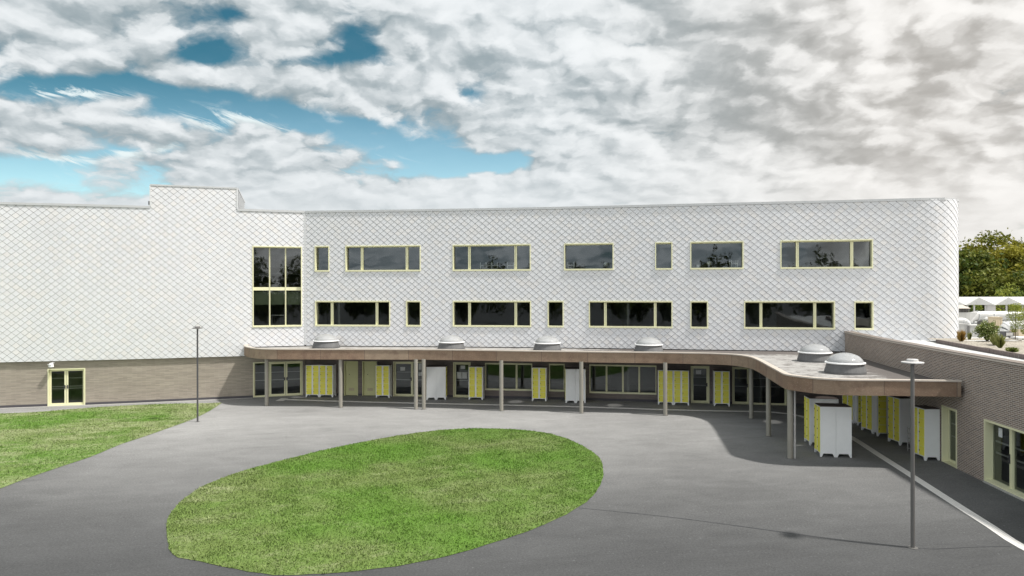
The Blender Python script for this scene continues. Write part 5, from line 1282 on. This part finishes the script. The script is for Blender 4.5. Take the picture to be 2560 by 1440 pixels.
# small white elbow behind the shrub
Y3 = 43.5; c = Q(2470, 803, Y3); g = empty('duct_elbow', (c.x, Y3, ZF), 'small white elbow duct above the flowering shrub', 'duct')
pts = [Vector((c.x + 0.7, Y3, c.z + 0.20))] + arc((c.x, Y3, c.z), 0.20, math.pi / 2, math.pi, (1, 0, 0), (0, 0, 1), 6) + [Vector((c.x - 0.2, Y3, ZF))]
mb = MB(); mb.tube(pts, 0.09, 12); mb.build('pipe', M['duct_white'], g)
# small fan on feet
Y4 = 37.2; A = Q(2512, 846, Y4); B = Q(2534, 829, Y4); g = empty('roof_fan', ((A.x + B.x) / 2, Y4, ZG - 0.1), 'small grey fan box on white feet under the large elbow duct', 'fan')
mb = MB(); mb.box(A.x, B.x, Y4, Y4 + 0.4, A.z + 0.08, B.z); mb.build('casing', M['pole_dark'], g)
mb = MB(); mb.box(A.x + 0.06, B.x - 0.06, Y4 - 0.02, Y4 - 0.001, A.z + 0.14, B.z - 0.05); mb.build('panel', M['lamp_plate'], g)
mb = MB(); mb.box(A.x - 0.08, A.x + 0.12, Y4 - 0.1, Y4 + 0.4, A.z, A.z + 0.079); mb.box(B.x - 0.12, B.x + 0.08, Y4 - 0.1, Y4 + 0.4, A.z, A.z + 0.079); mb.build('foot', M['rim'], g)
p = at_roof(2560, 848); mb = MB(); mb.box(p.x - 0.5, p.x + 0.5, p.y - 0.3, p.y + 0.3, ZG + 0.06, ZG + 0.12); mb.box(p.x - 0.45, p.x - 0.3, p.y - 0.25, p.y + 0.25, ZG - 0.05, ZG + 0.06); mb.box(p.x + 0.3, p.x + 0.45, p.y - 0.25, p.y + 0.25, ZG - 0.05, ZG + 0.06)
tag(mb.build('roof_slab', M['rim']), 'pale flat slab on two blocks at the right edge', 'slab')
# folded white shelter roof
Ys = 55.0; zt, zb = Q(2480, 743.5, Ys).z, Q(2480, 762.5, Ys).z
X0 = Q(2330, 750, Ys).x; pitch = (2622 - 2489) / F * Ys / 2 * 1.0
g = empty('white_shelter', (Q(2489, 762, Ys).x, Ys, 0), 'white shelter with a folded roof behind the roof ducts', 'shelter')
mb = MB(); xc = Q(2489, 750, Ys).x; hw = (2562.5 - 2489) / F * Ys / 2
k0 = int((X0 - xc) / hw) - 1
for k in range(k0, 6):
    xa, xb = xc + k * hw, xc + (k + 1) * hw
    ev = (k % 2 == 0)
    yb = lambda q: Ys + (0.0 if q else 0.7); yt = lambda q: Ys + (1.1 if q else 0.2)
    ba, bb = (xa, yb(ev), zb), (xb, yb(not ev), zb); ta, tb_ = (xa, yt(ev), zt), (xb, yt(not ev), zt)
    if ev: mb.face([ba, bb, tb_]); mb.face([ba, tb_, ta])
    else: mb.face([ba, bb, ta]); mb.face([bb, tb_, ta])
    mb.face([ta, tb_, (xb, Ys + 2.6, zt + 0.02), (xa, Ys + 2.6, zt + 0.02)])
    mb.face([(xa, yb(ev), zb), (xa, Ys + 2.6, zb - 0.04), (xb, Ys + 2.6, zb - 0.04), (xb, yb(not ev), zb)])
    mb.face([(xb, Ys + 2.6, zb - 0.04), (xa, Ys + 2.6, zb - 0.04), (xa, Ys + 2.6, zt + 0.02), (xb, Ys + 2.6, zt + 0.02)])
mb.build('roof', M['shelter'], g)
for px in (2436, 2453, 2482, 2535, 2575):
    q_ = Q(px, 770, Ys); mb = MB(); mb.box(q_.x - 0.05, q_.x + 0.05, Ys + 0.8, Ys + 0.9, 0.0, zb - 0.035); mb.build('post', M['lamp_plate'], g)
mb = MB(); A = Q(2487, 763, Ys); B = Q(2509, 784, Ys); mb.box(A.x, B.x, Ys + 0.9, Ys + 1.0, 3.0, zb - 0.035); mb.build('side_panel', M['lamp_plate'], g)

# woodland behind the camera: it is what the window panes reflect
mbp = []; tn = []
r_ = np.random.default_rng(99)
for k in range(46):
    cx_ = -75 + 150 * k / 45 + r_.uniform(-2, 2); cy_ = -30 - r_.uniform(0, 16); h = r_.uniform(10.5, 14.0) if r_.random() < 0.45 else r_.uniform(6.0, 9.5); rad = h * r_.uniform(0.24, 0.36)
    n = 1300; dd = r_.normal(size=(n, 3)); dd /= np.linalg.norm(dd, axis=1)[:, None]; lump = 0.75 + 0.25 * np.sin(dd[:, 0] * 6 + k) * np.sin(dd[:, 2] * 5 + dd[:, 1] * 4 + k)
    P = dd * (r_.random(n) ** 0.35 * lump)[:, None] * np.array([rad, rad, h * 0.48]) + np.array([cx_, cy_, h * 0.52]); mbp.append(P); tn.append(r_.random(n) * 0.6)
P = np.concatenate(mbp); tag(fast_mesh('woodland', leaf_quads(P, 0.36), 4, np.concatenate(tn), M['leaf_dark']), 'mass of trees behind the viewer, seen mirrored in the windows', 'woodland', kind='stuff')
